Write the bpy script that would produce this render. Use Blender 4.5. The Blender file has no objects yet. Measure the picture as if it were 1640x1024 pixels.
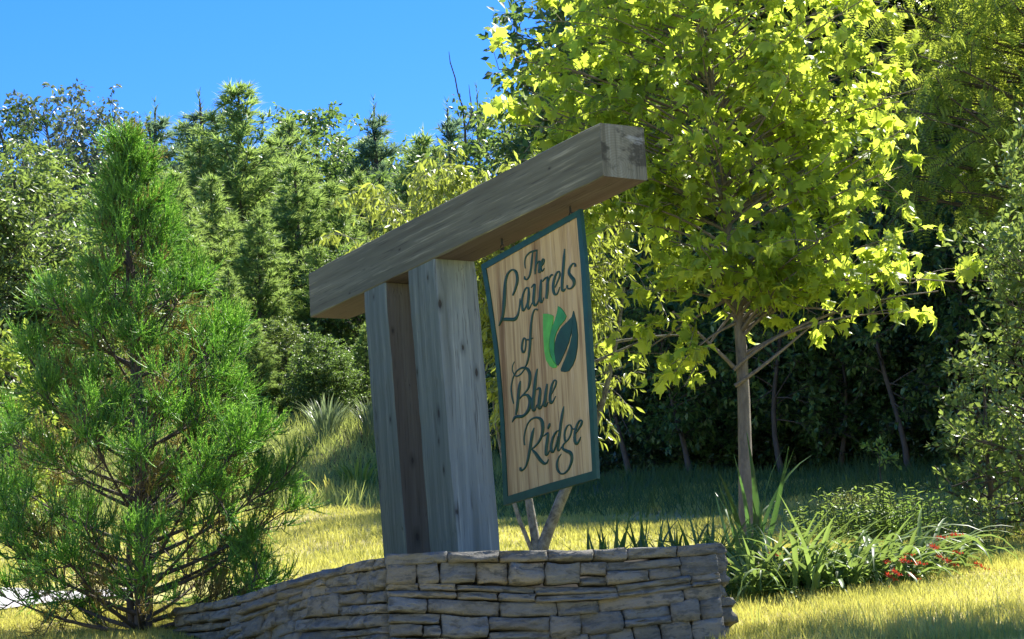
import bpy, math, random
import numpy as np
from mathutils import Vector, Matrix

# ------------------------------------------------------------------ camera, sky, sun, exposure
scene = bpy.context.scene
COL = scene.collection
PITCH, ROLL, FPX = .2039, -.0591, 3948.0
F_ = np.array([0, math.cos(PITCH), math.sin(PITCH)])
U0 = np.array([0, -math.sin(PITCH), math.cos(PITCH)])
R0 = np.array([1., 0, 0])
R_ = R0 * math.cos(ROLL) + U0 * math.sin(ROLL)
U_ = -R0 * math.sin(ROLL) + U0 * math.cos(ROLL)
cd = bpy.data.cameras.new("camera")
cam = bpy.data.objects.new("camera", cd)
COL.objects.link(cam)
cd.sensor_width = 36
cd.lens = FPX / 1640 * 36
cd.clip_start = .1
cd.clip_end = 2000
cam.matrix_world = Matrix([[R_[i], U_[i], -F_[i], 0] for i in range(3)] + [[0, 0, 0, 1]])
scene.camera = cam

SUN_AZ, SUN_EL = math.radians(39), math.radians(54)     # azimuth clockwise from +Y (view direction)
w = bpy.data.worlds.new("World")
scene.world = w
w.use_nodes = True
wn, wl = w.node_tree.nodes, w.node_tree.links
bg = wn['Background']
sky = wn.new('ShaderNodeTexSky')
sky.sky_type = 'NISHITA'
sky.sun_disc = False
sky.sun_elevation = SUN_EL
sky.sun_rotation = SUN_AZ
sky.altitude = 600
sky.air_density = 1.0
sky.dust_density = .15
sky.ozone_density = 5.0
hs = wn.new('ShaderNodeHueSaturation')
hs.inputs['Saturation'].default_value = 1.34
hs.inputs['Hue'].default_value = .518
hs.inputs['Value'].default_value = 1.0
wl.new(sky.outputs[0], hs.inputs['Color'])
wl.new(hs.outputs[0], bg.inputs[0])
bg.inputs[1].default_value = .10

sd = bpy.data.lights.new("sun", 'SUN')
sun = bpy.data.objects.new("sun", sd)
COL.objects.link(sun)
sd.energy = 5.0
sd.angle = math.radians(.53)
sd.color = (1, .95, .86)
sdir = Vector((math.sin(SUN_AZ) * math.cos(SUN_EL), math.cos(SUN_AZ) * math.cos(SUN_EL), math.sin(SUN_EL)))
sun.rotation_euler = sdir.to_track_quat('Z', 'Y').to_euler()

vs = scene.view_settings
vs.view_transform = 'Standard'
vs.look = 'None'
vs.gamma = 1
vs.use_curve_mapping = False
vs.exposure = 1.55
cy = scene.cycles
cy.max_bounces = 7
cy.diffuse_bounces = 3
cy.glossy_bounces = 2
cy.transmission_bounces = 5
cy.sample_clamp_indirect = 6
cy.use_denoising = True

# ------------------------------------------------------------------ helpers
def ray(px, py):
    d = F_ + R_ * (px - 820) / FPX + U_ * (512 - py) / FPX
    return d / d[1]

def at(px, py, y):
    return ray(px, py) * y

def smooth(t):
    t = np.clip(t, 0, 1)
    return t * t * (3 - 2 * t)

def H(x, y):
    """height of the ground"""
    x = np.asarray(x, float); y = np.asarray(y, float)
    yy = np.where(y > 90, 90 + (y - 90) * .1, y)
    yy = np.where(yy < -8, -8 + (yy + 8) * .05, yy)
    z = -1.5 + .19 * yy
    z = z + .9 * smooth((y - 25) / 11) * smooth((-x + .5) / 3) * smooth((70 - y) / 20)
    z = z + .035 * np.sin(x * 1.3 + .7 * y) * smooth((y - 13) / 6) + .02 * np.sin(2.9 * x - 1.7 * y)
    z = z + .35 * np.sin(x * .11 + 1) * np.sin(y * .09) * smooth((y - 30) / 20)
    return z

def tag(o, label=None, cat=None, group=None, kind=None):
    if label: o['label'] = label
    if cat: o['category'] = cat
    if group: o['group'] = group
    if kind: o['kind'] = kind
    return o

def empty(name, loc, rz=0, **k):
    o = bpy.data.objects.new(name, None)
    o.empty_display_size = .1
    COL.objects.link(o)
    o.location = loc
    o.rotation_euler = (0, 0, rz)
    tag(o, **k)
    return o

class Geo:
    def __init__(s):
        s.v = []; s.f = []; s.r = []; s.n = 0; s.m = []
    def add(s, V, Fc, rnd=0.0, mat=0):
        V = np.asarray(V, float)
        s.v.append(V)
        s.f.append((np.asarray(Fc) + s.n))
        s.m.append(np.full(len(Fc), mat))
        s.r.append(np.full(len(V), rnd) if np.isscalar(rnd) else np.asarray(rnd))
        s.n += len(V)
    def mesh(s, name, mats, smooth_=False):
        me = bpy.data.meshes.new(name)
        if not s.v: return me
        V = np.concatenate(s.v)
        me.vertices.add(len(V))
        me.vertices.foreach_set('co', V.astype(np.float32).ravel())
        idx = np.concatenate([f.ravel() for f in s.f]).astype(np.int32)
        cnt = np.concatenate([np.full(len(f), f.shape[1]) for f in s.f]).astype(np.int32)
        me.loops.add(len(idx))
        me.loops.foreach_set('vertex_index', idx)
        me.polygons.add(len(cnt))
        st = np.concatenate([[0], np.cumsum(cnt)[:-1]]).astype(np.int32)
        me.polygons.foreach_set('loop_start', st)
        me.polygons.foreach_set('loop_total', cnt)
        me.polygons.foreach_set('material_index', np.concatenate(s.m).astype(np.int32))
        if smooth_: me.polygons.foreach_set('use_smooth', np.ones(len(cnt), bool))
        a = me.attributes.new('rnd', 'FLOAT', 'POINT')
        a.data.foreach_set('value', np.concatenate(s.r).astype(np.float32))
        for m in (mats if isinstance(mats, (list, tuple)) else [mats]): me.materials.append(m)
        me.update(calc_edges=True)
        me.validate()
        return me
    def obj(s, name, mats, parent=None, smooth_=False, **k):
        o = bpy.data.objects.new(name, s.mesh(name, mats, smooth_))
        COL.objects.link(o)
        if parent: o.parent = parent
        return tag(o, **k)

def norm(a):
    a = np.asarray(a, float)
    return a / (np.linalg.norm(a, axis=-1, keepdims=True) + 1e-12)

def tube(g, pts, radii, sides=6, rnd=0., wob=0, rng=None):
    pts = np.asarray(pts, float)
    n = len(pts)
    radii = np.broadcast_to(np.asarray(radii, float), (n,))
    T = norm(np.gradient(pts, axis=0))
    ref = np.array([0, 0, 1.]) if abs(T[0][2]) < .9 else np.array([1., 0, 0])
    A = norm(np.cross(T, ref)); B = np.cross(T, A)
    th = np.arange(sides) * 2 * math.pi / sides
    rr = radii[:, None] * (1 + (wob * rng.uniform(-1, 1, (n, sides)) if rng is not None else 0))
    V = pts[:, None] + rr[..., None] * (np.cos(th)[None, :, None] * A[:, None] + np.sin(th)[None, :, None] * B[:, None])
    i = np.arange(n - 1)[:, None] * sides; j = np.arange(sides)[None]
    j2 = (j + 1) % sides
    Fc = np.stack([i + j, i + j2, i + sides + j2, i + sides + j], -1).reshape(-1, 4)
    g.add(V.reshape(-1, 3), Fc, rnd)

def spread(g, tmpl, P, T, N, S, rng, mat=0, rv=None):
    """copies of a template (x = width, y = length, z = normal) at P, pointing along T"""
    tv, tf = tmpl
    T = norm(T); X = norm(np.cross(T, N)); Z = np.cross(X, T)
    S = np.asarray(S)
    if S.ndim == 1: S = np.stack([S, S, S], 1)
    V = (P[:, None] + (tv[None, :, 0:1] * S[:, None, 0:1]) * X[:, None] + (tv[None, :, 1:2] * S[:, None, 1:2]) * T[:, None]
         + (tv[None, :, 2:3] * S[:, None, 2:3]) * Z[:, None])
    k = len(tv)
    Fc = (tf[None] + (np.arange(len(P)) * k)[:, None, None]).reshape(-1, tf.shape[1])
    g.add(V.reshape(-1, 3), Fc, np.repeat(rng.random(len(P)) if rv is None else rv, k), mat)

def leaf_mats(P, T, N, S):
    T = norm(T); X = norm(np.cross(T, N)); Z = np.cross(X, T)
    out = []
    for p, x, t, z, s in zip(P, X, T, Z, S):
        out.append(Matrix(((x[0]*s, t[0]*s, z[0]*s, p[0]), (x[1]*s, t[1]*s, z[1]*s, p[1]), (x[2]*s, t[2]*s, z[2]*s, p[2]), (0, 0, 0, 1))))
    return out

def bez(a, b, c, n):
    t = np.linspace(0, 1, n)[:, None]
    return (1 - t) ** 2 * np.asarray(a) + 2 * t * (1 - t) * np.asarray(b) + t ** 2 * np.asarray(c)

def rand_dir(rng, n):
    return norm(rng.normal(size=(n, 3)))

# ------------------------------------------------------------------ materials
def new_mat(name):
    m = bpy.data.materials.new(name)
    m.use_nodes = True
    nt = m.node_tree
    return m, nt.nodes, nt.links, nt.nodes['Principled BSDF']

def ramp(n, l, fac, stops):
    r = n.new('ShaderNodeValToRGB')
    e = r.color_ramp.elements
    e[0].position, e[0].color = stops[0][0], (*stops[0][1], 1)
    e[1].position, e[1].color = stops[-1][0], (*stops[-1][1], 1)
    for p, c in stops[1:-1]:
        q = e.new(p); q.color = (*c, 1)
    l.new(fac, r.inputs[0])
    return r.outputs[0]

def noise(n, l, vec, scale, detail=4, rough=.6, dist=0):
    t = n.new('ShaderNodeTexNoise')
    t.inputs['Scale'].default_value = scale
    t.inputs['Detail'].default_value = detail
    t.inputs['Roughness'].default_value = rough
    t.inputs['Distortion'].default_value = dist
    if vec is not None: l.new(vec, t.inputs['Vector'])
    return t.outputs[0]

def mapping(n, l, scale, out='Object', loc=(0, 0, 0)):
    tc = n.new('ShaderNodeTexCoord'); mp = n.new('ShaderNodeMapping')
    mp.inputs['Scale'].default_value = scale
    mp.inputs['Location'].default_value = loc
    l.new(tc.outputs[out], mp.inputs[0])
    return mp.outputs[0]

def math_n(n, l, op, a, b=None):
    m = n.new('ShaderNodeMath'); m.operation = op
    for i, q in enumerate((a, b)):
        if q is None: continue
        if isinstance(q, (int, float)): m.inputs[i].default_value = q
        else: l.new(q, m.inputs[i])
    return m.outputs[0]

def mix_c(n, l, fac, a, b, mode='MIX'):
    m = n.new('ShaderNodeMix'); m.data_type = 'RGBA'; m.blend_type = mode
    for i, q in ((0, fac), (6, a), (7, b)):
        if isinstance(q, (int, float)): m.inputs[i].default_value = q
        elif isinstance(q, tuple): m.inputs[i].default_value = (*q, 1)
        else: l.new(q, m.inputs[i])
    return m.outputs[2]

def leaf_mat(name, dark, light, trans, tfac=.45, rough=.42, spec=.5, objvar=1.0):
    m, n, l, b = new_mat(name)
    at_ = n.new('ShaderNodeAttribute'); at_.attribute_name = 'rnd'
    oi = n.new('ShaderNodeObjectInfo')
    f = math_n(n, l, 'FRACT', math_n(n, l, 'ADD', at_.outputs['Fac'], math_n(n, l, 'MULTIPLY', oi.outputs['Random'], objvar)))
    c = ramp(n, l, f, [(0, dark), (.55, tuple((d + g) / 2 for d, g in zip(dark, light))), (1, light)])
    l.new(c, b.inputs['Base Color'])
    b.inputs['Roughness'].default_value = rough
    b.inputs['Specular IOR Level'].default_value = spec
    tr = n.new('ShaderNodeBsdfTranslucent')
    k = tuple(x * .55 for x in trans)
    l.new(ramp(n, l, f, [(0, k), (1, trans)]), tr.inputs[0])
    mx = n.new('ShaderNodeMixShader')
    mx.inputs[0].default_value = tfac
    l.new(b.outputs[0], mx.inputs[1]); l.new(tr.outputs[0], mx.inputs[2])
    l.new(mx.outputs[0], n['Material Output'].inputs[0])
    return m

def bark_mat(name, c1, c2, scale=(14, 14, 4), bump=.5):
    m, n, l, b = new_mat(name)
    v = mapping(n, l, scale)
    f = noise(n, l, v, 2.2, 6, .7, .6)
    l.new(ramp(n, l, f, [(.3, c1), (.7, c2)]), b.inputs['Base Color'])
    b.inputs['Roughness'].default_value = .9
    bp = n.new('ShaderNodeBump'); bp.inputs['Strength'].default_value = bump; bp.inputs['Distance'].default_value = .02
    l.new(f, bp.inputs['Height']); l.new(bp.outputs[0], b.inputs['Normal'])
    return m

def wood_mat(name, axis, stops, knots=(), streak=(.30, .27, .20), streak_amt=.5, dark=(.03, .028, .025), seed=0, fine=1.0):
    """weathered timber, the grain runs along 'axis' of the object"""
    m, n, l, b = new_mat(name)
    sc = [13., 13., 13.]; sc[axis] = .45
    sf = [70., 70., 70.]; sf[axis] = 1.8
    sb = [6.5, 6.5, 6.5]; sb[axis] = .30
    tc = n.new('ShaderNodeTexCoord')
    # warp
    wv = noise(n, l, mapping(n, l, (1.2, 1.2, 1.2), loc=(seed, 0, 0)), 1.5, 2)
    off = n.new('ShaderNodeVectorMath'); off.operation = 'SCALE'
    cmb = n.new('ShaderNodeCombineXYZ')
    for i in range(3):
        if i != axis: l.new(wv, cmb.inputs[i])
    l.new(cmb.outputs[0], off.inputs[0]); off.inputs['Scale'].default_value = .012 if axis == 1 else .03
    ad = n.new('ShaderNodeVectorMath'); ad.operation = 'ADD'
    l.new(tc.outputs['Object'], ad.inputs[0]); l.new(off.outputs[0], ad.inputs[1])
    def mp(s, lo=0):
        q = n.new('ShaderNodeMapping'); q.inputs['Scale'].default_value = s; q.inputs['Location'].default_value = (seed + lo, lo, seed)
        l.new(ad.outputs[0], q.inputs[0]); return q.outputs[0]
    big = noise(n, l, mp(sb), 1.6, 3, .55)
    med = noise(n, l, mp(sc, 3), 1.8, 5, .65)
    fin = noise(n, l, mp(sf, 7), 1.3, 3, .6)
    f = math_n(n, l, 'ADD', math_n(n, l, 'MULTIPLY', big, .55), math_n(n, l, 'MULTIPLY', med, .45))
    c = ramp(n, l, f, stops)
    # pale raised streaks and dark cracks
    st = ramp(n, l, math_n(n, l, 'MULTIPLY', med, fin), [(.30, (0, 0, 0)), (.42, (1, 1, 1))])
    c = mix_c(n, l, math_n(n, l, 'MULTIPLY', st, streak_amt), c, streak)
    cr = ramp(n, l, fin, [(.30, (1, 1, 1)), (.40, (0, 0, 0))])
    c = mix_c(n, l, math_n(n, l, 'MULTIPLY', cr, .55 * fine), c, dark)
    crk = noise(n, l, mp([v * (1.9 if i != axis else .25) for i, v in enumerate(sc)], 21), 1.5, 2, .5)
    ck = ramp(n, l, crk, [(.485, (0, 0, 0)), (.5, (1, 1, 1)), (.515, (0, 0, 0))])
    ckm = math_n(n, l, 'MULTIPLY', ck, ramp(n, l, big, [(.5, (0, 0, 0)), (.62, (1, 1, 1))]))
    c = mix_c(n, l, math_n(n, l, 'MULTIPLY', ckm, .8), c, dark)
    h = math_n(n, l, 'ADD', math_n(n, l, 'MULTIPLY', fin, .5), math_n(n, l, 'MULTIPLY', med, 1.0))
    h = math_n(n, l, 'SUBTRACT', h, math_n(n, l, 'MULTIPLY', ckm, .8))
    for (kx, ky, kz, r) in knots:
        sv = n.new('ShaderNodeVectorMath'); sv.operation = 'SUBTRACT'
        l.new(tc.outputs['Object'], sv.inputs[0]); sv.inputs[1].default_value = (kx, ky, kz)
        mu = n.new('ShaderNodeVectorMath'); mu.operation = 'MULTIPLY'
        q = [1.15, 1.15, 1.15]; q[axis] = .5
        l.new(sv.outputs[0], mu.inputs[0]); mu.inputs[1].default_value = q
        ln = n.new('ShaderNodeVectorMath'); ln.operation = 'LENGTH'
        l.new(mu.outputs[0], ln.inputs[0])
        dd = math_n(n, l, 'DIVIDE', ln.outputs['Value'], r)
        dd = math_n(n, l, 'ADD', dd, math_n(n, l, 'MULTIPLY', math_n(n, l, 'SUBTRACT', med, .5), 2.2))
        core = ramp(n, l, dd, [(.6, (1, 1, 1)), (.95, (0, 0, 0))])
        halo = ramp(n, l, dd, [(.9, (1, 1, 1)), (2.4, (0, 0, 0))])
        hal = n.new('ShaderNodeMapRange'); hal.inputs[1].default_value = .8; hal.inputs[2].default_value = 2.6
        hal.inputs[3].default_value = .55; hal.inputs[4].default_value = 0
        l.new(dd, hal.inputs[0])
        c = mix_c(n, l, hal.outputs[0], c, tuple(x * .45 for x in stops[0][1]))
        c = mix_c(n, l, math_n(n, l, 'MULTIPLY', core, .85), c, (.035, .03, .024))
        h = math_n(n, l, 'SUBTRACT', h, math_n(n, l, 'MULTIPLY', core, .8))
    l.new(c, b.inputs['Base Color'])
    b.inputs['Roughness'].default_value = .85
    b.inputs['Specular IOR Level'].default_value = .25
    bp = n.new('ShaderNodeBump'); bp.inputs['Strength'].default_value = .55; bp.inputs['Distance'].default_value = .006
    l.new(h, bp.inputs['Height']); l.new(bp.outputs[0], b.inputs['Normal'])
    return m

def plain(name, c, rough=.6, metal=0., spec=.4):
    m, n, l, b = new_mat(name)
    v = mapping(n, l, (1, 1, 1))
    f = noise(n, l, v, 14, 4)
    l.new(ramp(n, l, f, [(.3, tuple(x * .75 for x in c)), (.7, tuple(min(1, x * 1.2) for x in c))]), b.inputs['Base Color'])
    b.inputs['Roughness'].default_value = rough
    b.inputs['Metallic'].default_value = metal
    b.inputs['Specular IOR Level'].default_value = spec
    return m

M_syc = leaf_mat('sycamore_leaf', (0.092, 0.186, 0.03), (0.221, 0.314, 0.06), (0.736, 0.882, 0.09), .64, .38)
M_sour = leaf_mat('drooping_leaf', (0.0735, 0.137, 0.022), (0.221, 0.265, 0.07), (0.569, 0.666, 0.09), .45, .36)
M_locust = leaf_mat('locust_leaflet', (.08, .14, .02), (.19, .26, .05), (.62, .74, .08), .55, .42)
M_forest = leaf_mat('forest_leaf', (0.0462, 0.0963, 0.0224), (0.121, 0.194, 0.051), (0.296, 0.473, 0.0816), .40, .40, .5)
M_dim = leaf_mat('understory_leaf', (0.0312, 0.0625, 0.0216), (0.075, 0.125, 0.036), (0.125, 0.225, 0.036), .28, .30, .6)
M_yell = leaf_mat('yellowish_leaf', (0.068, 0.128, 0.0298), (0.17, 0.231, 0.068), (0.34, 0.478, 0.085), .42, .40)
M_grey = leaf_mat('grey_green_leaf', (.09, .12, .07), (.20, .23, .15), (.22, .30, .10), .32, .42)
M_needle = leaf_mat('pine_needle', (0.0899, 0.164, 0.0408), (0.221, 0.328, 0.0918), (0.501, 0.703, 0.153), .42, .45)
M_needle2 = leaf_mat('pine_needle_blue', (0.0656, 0.128, 0.0663), (0.15, 0.245, 0.133), (0.3, 0.468, 0.204), .38, .42)
M_cedar = leaf_mat('cedar_shoot', (.045, .14, .028), (.16, .31, .05), (.50, .90, .12), .44, .42)
M_cedar_dry = leaf_mat('cedar_shoot_bronze', (0.135, 0.126, 0.035), (0.3, 0.238, 0.07), (0.75, 0.63, 0.168), .38, .5)
M_shrub = leaf_mat('bright_shrub_leaf', (.13, .22, .03), (.28, .36, .07), (.50, .62, .08), .45, .42)
M_bush = leaf_mat('thick_leaf', (.055, .12, .03), (.19, .27, .07), (.42, .55, .10), .34, .36, .5)
M_blade = leaf_mat('strap_leaf', (.03, .08, .02), (.17, .25, .08), (.34, .48, .10), .38, .45, .3)
M_iris = leaf_mat('dark_strap_leaf', (0.03, 0.075, 0.027), (0.075, 0.15, 0.045), (0.18, 0.375, 0.075), .3, .4)
M_grass = leaf_mat('grass_blade', (.25, .29, .055), (.55, .45, .17), (.72, .70, .14), .46, .55, .25, 0)
M_weed = leaf_mat('weed_blade', (0.174, 0.236, 0.0594), (0.435, 0.433, 0.139), (0.612, 0.708, 0.158), .4, .55, .25, 0)
M_shade = leaf_mat('shade_tinted_grass_blade', (.045, .09, .025), (.10, .15, .045), (.20, .30, .06), .35, .5, .25, 0)  # grass darkened in its colour to stand in for the wood's shade
M_tuft = leaf_mat('pale_grass_blade', (.16, .22, .10), (.30, .36, .20), (.35, .45, .18), .4, .4)
M_petal = leaf_mat('red_petal', (.32, .015, .01), (.52, .05, .02), (.60, .07, .03), .4, .5)
M_bark = bark_mat('grey_bark', (.10, .085, .065), (.24, .205, .16))
M_barkd = bark_mat('dark_bark', (.045, .035, .026), (.12, .095, .07))
M_lichen = bark_mat('lichen_bark', (.05, .042, .033), (.34, .33, .28), (9, 9, 7), .7)
M_stem = plain('green_stem', (.06, .10, .03), .6)
M_cone = plain('brown_tip', (.25, .11, .05), .8)

# ------------------------------------------------------------------ ground and path
def ground_mat():
    m, n, l, b = new_mat('ground')
    v = mapping(n, l, (1, 1, 1))
    a = noise(n, l, v, .55, 4, .6)
    f = noise(n, l, v, 9, 6, .75)
    g = mix_c(n, l, f, (.20, .21, .05), (.46, .42, .14))
    dry = mix_c(n, l, noise(n, l, v, 22, 4, .7), (.32, .25, .12), (.60, .52, .28))
    c = mix_c(n, l, ramp(n, l, a, [(.46, (0, 0, 0)), (.62, (1, 1, 1))]), g, dry)
    # leaf litter on the forest floor, beyond the mown lawn
    tc = n.new('ShaderNodeTexCoord'); sp = n.new('ShaderNodeSeparateXYZ'); l.new(tc.outputs['Object'], sp.inputs[0])
    mr = n.new('ShaderNodeMapRange'); mr.inputs[1].default_value = 24.5; mr.inputs[2].default_value = 28
    l.new(math_n(n, l, 'ADD', sp.outputs[1], math_n(n, l, 'MULTIPLY', a, 2.0)), mr.inputs[0])
    lit = mix_c(n, l, f, (.05, .065, .025), (.11, .09, .05))
    c = mix_c(n, l, mr.outputs[0], c, lit)
    l.new(c, b.inputs['Base Color'])
    b.inputs['Roughness'].default_value = 1
    b.inputs['Specular IOR Level'].default_value = .1
    bp = n.new('ShaderNodeBump'); bp.inputs['Strength'].default_value = .8; bp.inputs['Distance'].default_value = .03
    l.new(f, bp.inputs['Height']); l.new(bp.outputs[0], b.inputs['Normal'])
    return m

def sheet(name, xs, ys, dz, mat, **k):
    g = Geo()
    X, Y = np.meshgrid(xs, ys)
    V = np.stack([X, Y, H(X, Y) + dz], -1).reshape(-1, 3)
    nx, ny = len(xs), len(ys)
    i = (np.arange(ny - 1)[:, None] * nx + np.arange(nx - 1)[None]).ravel()
    g.add(V, np.stack([i, i + 1, i + nx + 1, i + nx], 1))
    return g.obj(name, mat, smooth_=True, **k)

xs = np.concatenate([np.linspace(-400, -14, 24)[:-1], np.linspace(-14, 14, 130), np.linspace(14, 400, 24)[1:]])
ys = np.concatenate([np.linspace(-300, 8, 24)[:-1], np.linspace(8, 40, 150), np.linspace(40, 100, 50)[1:], np.linspace(100, 600, 20)[1:]])
sheet('ground', xs, ys, 0, ground_mat(), kind='structure')

def path_mat():
    m, n, l, b = new_mat('gravel')
    v = mapping(n, l, (1, 1, 1))
    f = noise(n, l, v, 60, 5, .8)
    l.new(ramp(n, l, f, [(.3, (.30, .28, .26)), (.7, (.50, .48, .46))]), b.inputs['Base Color'])
    b.inputs['Roughness'].default_value = .95
    return m
g = Geo()
V = []
tt = np.linspace(0, 1, 60)
for t in tt:                       # the drive curves in from the left and ends behind the wall
    cx = -14 + 11.3 * t; cyy = 16.6 + .55 * math.sin(t * 2.4) - .25 * (t ** 3)
    wd = 1.0 * (1 - .75 * max(0, (t - .8) / .2) ** 2)
    for s_ in (-1, -.5, 0, .5, 1):
        V.append((cx, cyy + s_ * wd + .07 * math.sin(cx * 5 + s_), 0))
V = np.array(V); V[:, 2] = H(V[:, 0], V[:, 1]) + .022
i = (np.arange(59)[:, None] * 5 + np.arange(4)[None]).ravel()
g.add(V, np.stack([i, i + 5, i + 6, i + 1], 1))
g.obj('gravel_path', path_mat(), smooth_=True, kind='structure')

# ------------------------------------------------------------------ stone wall
def stone_mat():
    m, n, l, b = new_mat('ledge_stone')
    oi = n.new('ShaderNodeObjectInfo')
    v = mapping(n, l, (1, 1, 1))
    ad = n.new('ShaderNodeVectorMath'); ad.operation = 'ADD'
    cb = n.new('ShaderNodeCombineXYZ')
    l.new(math_n(n, l, 'MULTIPLY', oi.outputs['Random'], 40), cb.inputs[0])
    l.new(math_n(n, l, 'MULTIPLY', oi.outputs['Random'], 17), cb.inputs[2])
    l.new(v, ad.inputs[0]); l.new(cb.outputs[0], ad.inputs[1])
    mp = n.new('ShaderNodeMapping'); mp.inputs['Scale'].default_value = (7, 7, 19); l.new(ad.outputs[0], mp.inputs[0])
    lay = noise(n, l, mp.outputs[0], 1.7, 5, .65, .3)
    blot = noise(n, l, ad.outputs[0], 9, 4, .6)
    fin = noise(n, l, ad.outputs[0], 90, 4, .7)
    base = ramp(n, l, oi.outputs['Random'], [(0, (0.11, 0.105, 0.0853)), (.2, (0.22, 0.191, 0.134)), (.38, (0.147, 0.146, 0.126)), (.55, (0.265, 0.227, 0.159)), (.75, (0.169, 0.178, 0.162)), (.9, (0.125, 0.118, 0.0935)), (1, (0.249, 0.235, 0.183))])
    c = mix_c(n, l, ramp(n, l, blot, [(.40, (0, 0, 0)), (.75, (.4, .4, .4))]), base, (0.236, 0.215, 0.162))
    c = mix_c(n, l, ramp(n, l, lay, [(.40, (.9, .9, .9)), (.50, (0, 0, 0))]), c, (0.0732, 0.0714, 0.0583))
    c = mix_c(n, l, ramp(n, l, lay, [(.58, (0, 0, 0)), (.74, (.6, .6, .6))]), c, (0.338, 0.308, 0.235))
    c = mix_c(n, l, .25, c, mix_c(n, l, fin, (0.0661, 0.0648, 0.0568), (0.324, 0.316, 0.268)))
    l.new(c, b.inputs['Base Color'])
    b.inputs['Roughness'].default_value = .92
    b.inputs['Specular IOR Level'].default_value = .25
    bp = n.new('ShaderNodeBump'); bp.inputs['Strength'].default_value = 1.0; bp.inputs['Distance'].default_value = .018
    h = math_n(n, l, 'ADD', math_n(n, l, 'MULTIPLY', lay, 1.2), math_n(n, l, 'MULTIPLY', fin, .35))
    l.new(h, bp.inputs['Height']); l.new(bp.outputs[0], b.inputs['Normal'])
    return m
M_stone = stone_mat()
M_mortar = plain('dark_joint', (.035, .033, .03), .95)

WTOP = 1.345
P0, P1, P2 = np.array([-1.99, 14.12]), np.array([-.69, 12.05]), np.array([.955, 12.30])
B2 = P2 + np.array([-.12, 1.9]); B0 = P0 + np.array([.75, .55])
wall = empty('stone_wall', (0, 12.6, H(0, 12.3)), label='low dry stacked grey stone wall under the timber sign posts', cat='wall')
wo = np.array(wall.location)
# dark core the stones are bedded in
g = Geo()
def core_seg(a, b, ins=.075):
    a = np.array(a); b = np.array(b)
    d = norm(b - a); nn = np.array([-d[1], d[0]])
    c = [a + nn * ins + d * .0, b + nn * ins, b + nn * .36, a + nn * .36]
    z0, z1 = min(H(*a), H(*b)) - .45, WTOP - .035
    V = [(p[0], p[1], z) for z in (z0, z1) for p in c]
    g.add(np.array(V) - wo, np.array([[0, 1, 5, 4], [1, 2, 6, 5], [2, 3, 7, 6], [3, 0, 4, 7], [4, 5, 6, 7], [3, 2, 1, 0]]))
core_seg(P0 + norm(P1 - P0) * .09, P1 - norm(P1 - P0) * .02)
core_seg(P1 + norm(P2 - P1) * .09, P2 - norm(P2 - P1) * .09)
core_seg(P2 + np.array([0, .36]), B2)
core_seg(B0, P0 + norm(B0 - P0) * .30)
g.obj('core', M_mortar, wall)

def stone_mesh(rng, L, Hh, depth, batter=0):
    """one rough stone, face towards -y, centred on x, bottom at z=0"""
    nx = max(6, min(12, int(L / .035) + 3)); nz = 7 if Hh > .07 else 6
    u = np.concatenate([[0], np.linspace(min(.12, .006 / L), max(.88, 1 - .006 / L), nx - 2), [1]])
    v = np.concatenate([[0], np.linspace(min(.2, .005 / Hh), max(.8, 1 - .005 / Hh), nz - 2), [1]])
    U, W = np.meshgrid(u, v)
    X = (U - .5) * L; Z = W * Hh
    # uneven outline
    ph = rng.uniform(0, 6, 8)
    edge = .09 * Hh
    Z = Z + np.where(W > .99, edge * np.sin(U * 5 + ph[0]) * rng.uniform(.2, 1), 0) + np.where(W < .01, edge * .7 * np.sin(U * 4 + ph[1]), 0)
    X = X + np.where((U < .01) | (U > .99), .004 * np.sin(W * 6 + ph[2]), 0)
    cor = rng.uniform(.0, .09) * Hh
    cu = np.minimum(U, 1 - U) * L; cw = np.minimum(W, 1 - W) * Hh
    X = X - np.sign(U - .5) * np.where(cu < .012, cor * (np.abs(W - .5) * 2) ** 4, 0)
    bul = np.minimum(cu / .007, 1) ** .5 * np.minimum(cw / .006, 1) ** .5
    Y = -.011 - .008 * bul - rng.uniform(0, .006)
    # flat face, tilted a little, broken by ledges
    Y = Y + ((U - .5) * rng.normal(0, .016) + (W - .5) * rng.normal(0, .012)) * bul
    for _ in range(rng.integers(1, 4)):
        lv = rng.uniform(.25, .8) + .12 * np.sin(U * rng.uniform(2, 7) + ph[5])
        Y = Y - np.where(W < lv, rng.uniform(.004, .014), 0) * bul
    Y = Y + rng.normal(0, .0055, Y.shape) * bul
    X = X + rng.normal(0, .006, X.shape) * bul * (cu > .02)
    X = X + rng.normal(0, .003, X.shape) * bul; Z = Z + rng.normal(0, .002, Z.shape) * bul
    V = np.stack([X, Y, Z], -1).reshape(-1, 3)
    i = (np.arange(nz - 1)[:, None] * nx + np.arange(nx - 1)[None]).ravel()
    Fc = [np.stack([i, i + 1, i + nx + 1, i + nx], 1)]
    rim = [k for k in range(nx)] + [nx * (k + 1) - 1 for k in range(1, nz)] + [nx * nz - 1 - k for k in range(1, nx)] + [nx * k for k in range(nz - 2, 0, -1)]
    V2 = V[rim].copy(); V2[:, 1] = depth
    base = len(V); k = len(rim)
    q = np.arange(k)
    Fc.append(np.stack([np.array(rim), base + q, base + (q + 1) % k, np.array(rim)[(q + 1) % k]], 1))
    V = np.concatenate([V, V2])
    return V, np.concatenate(Fc)

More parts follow.
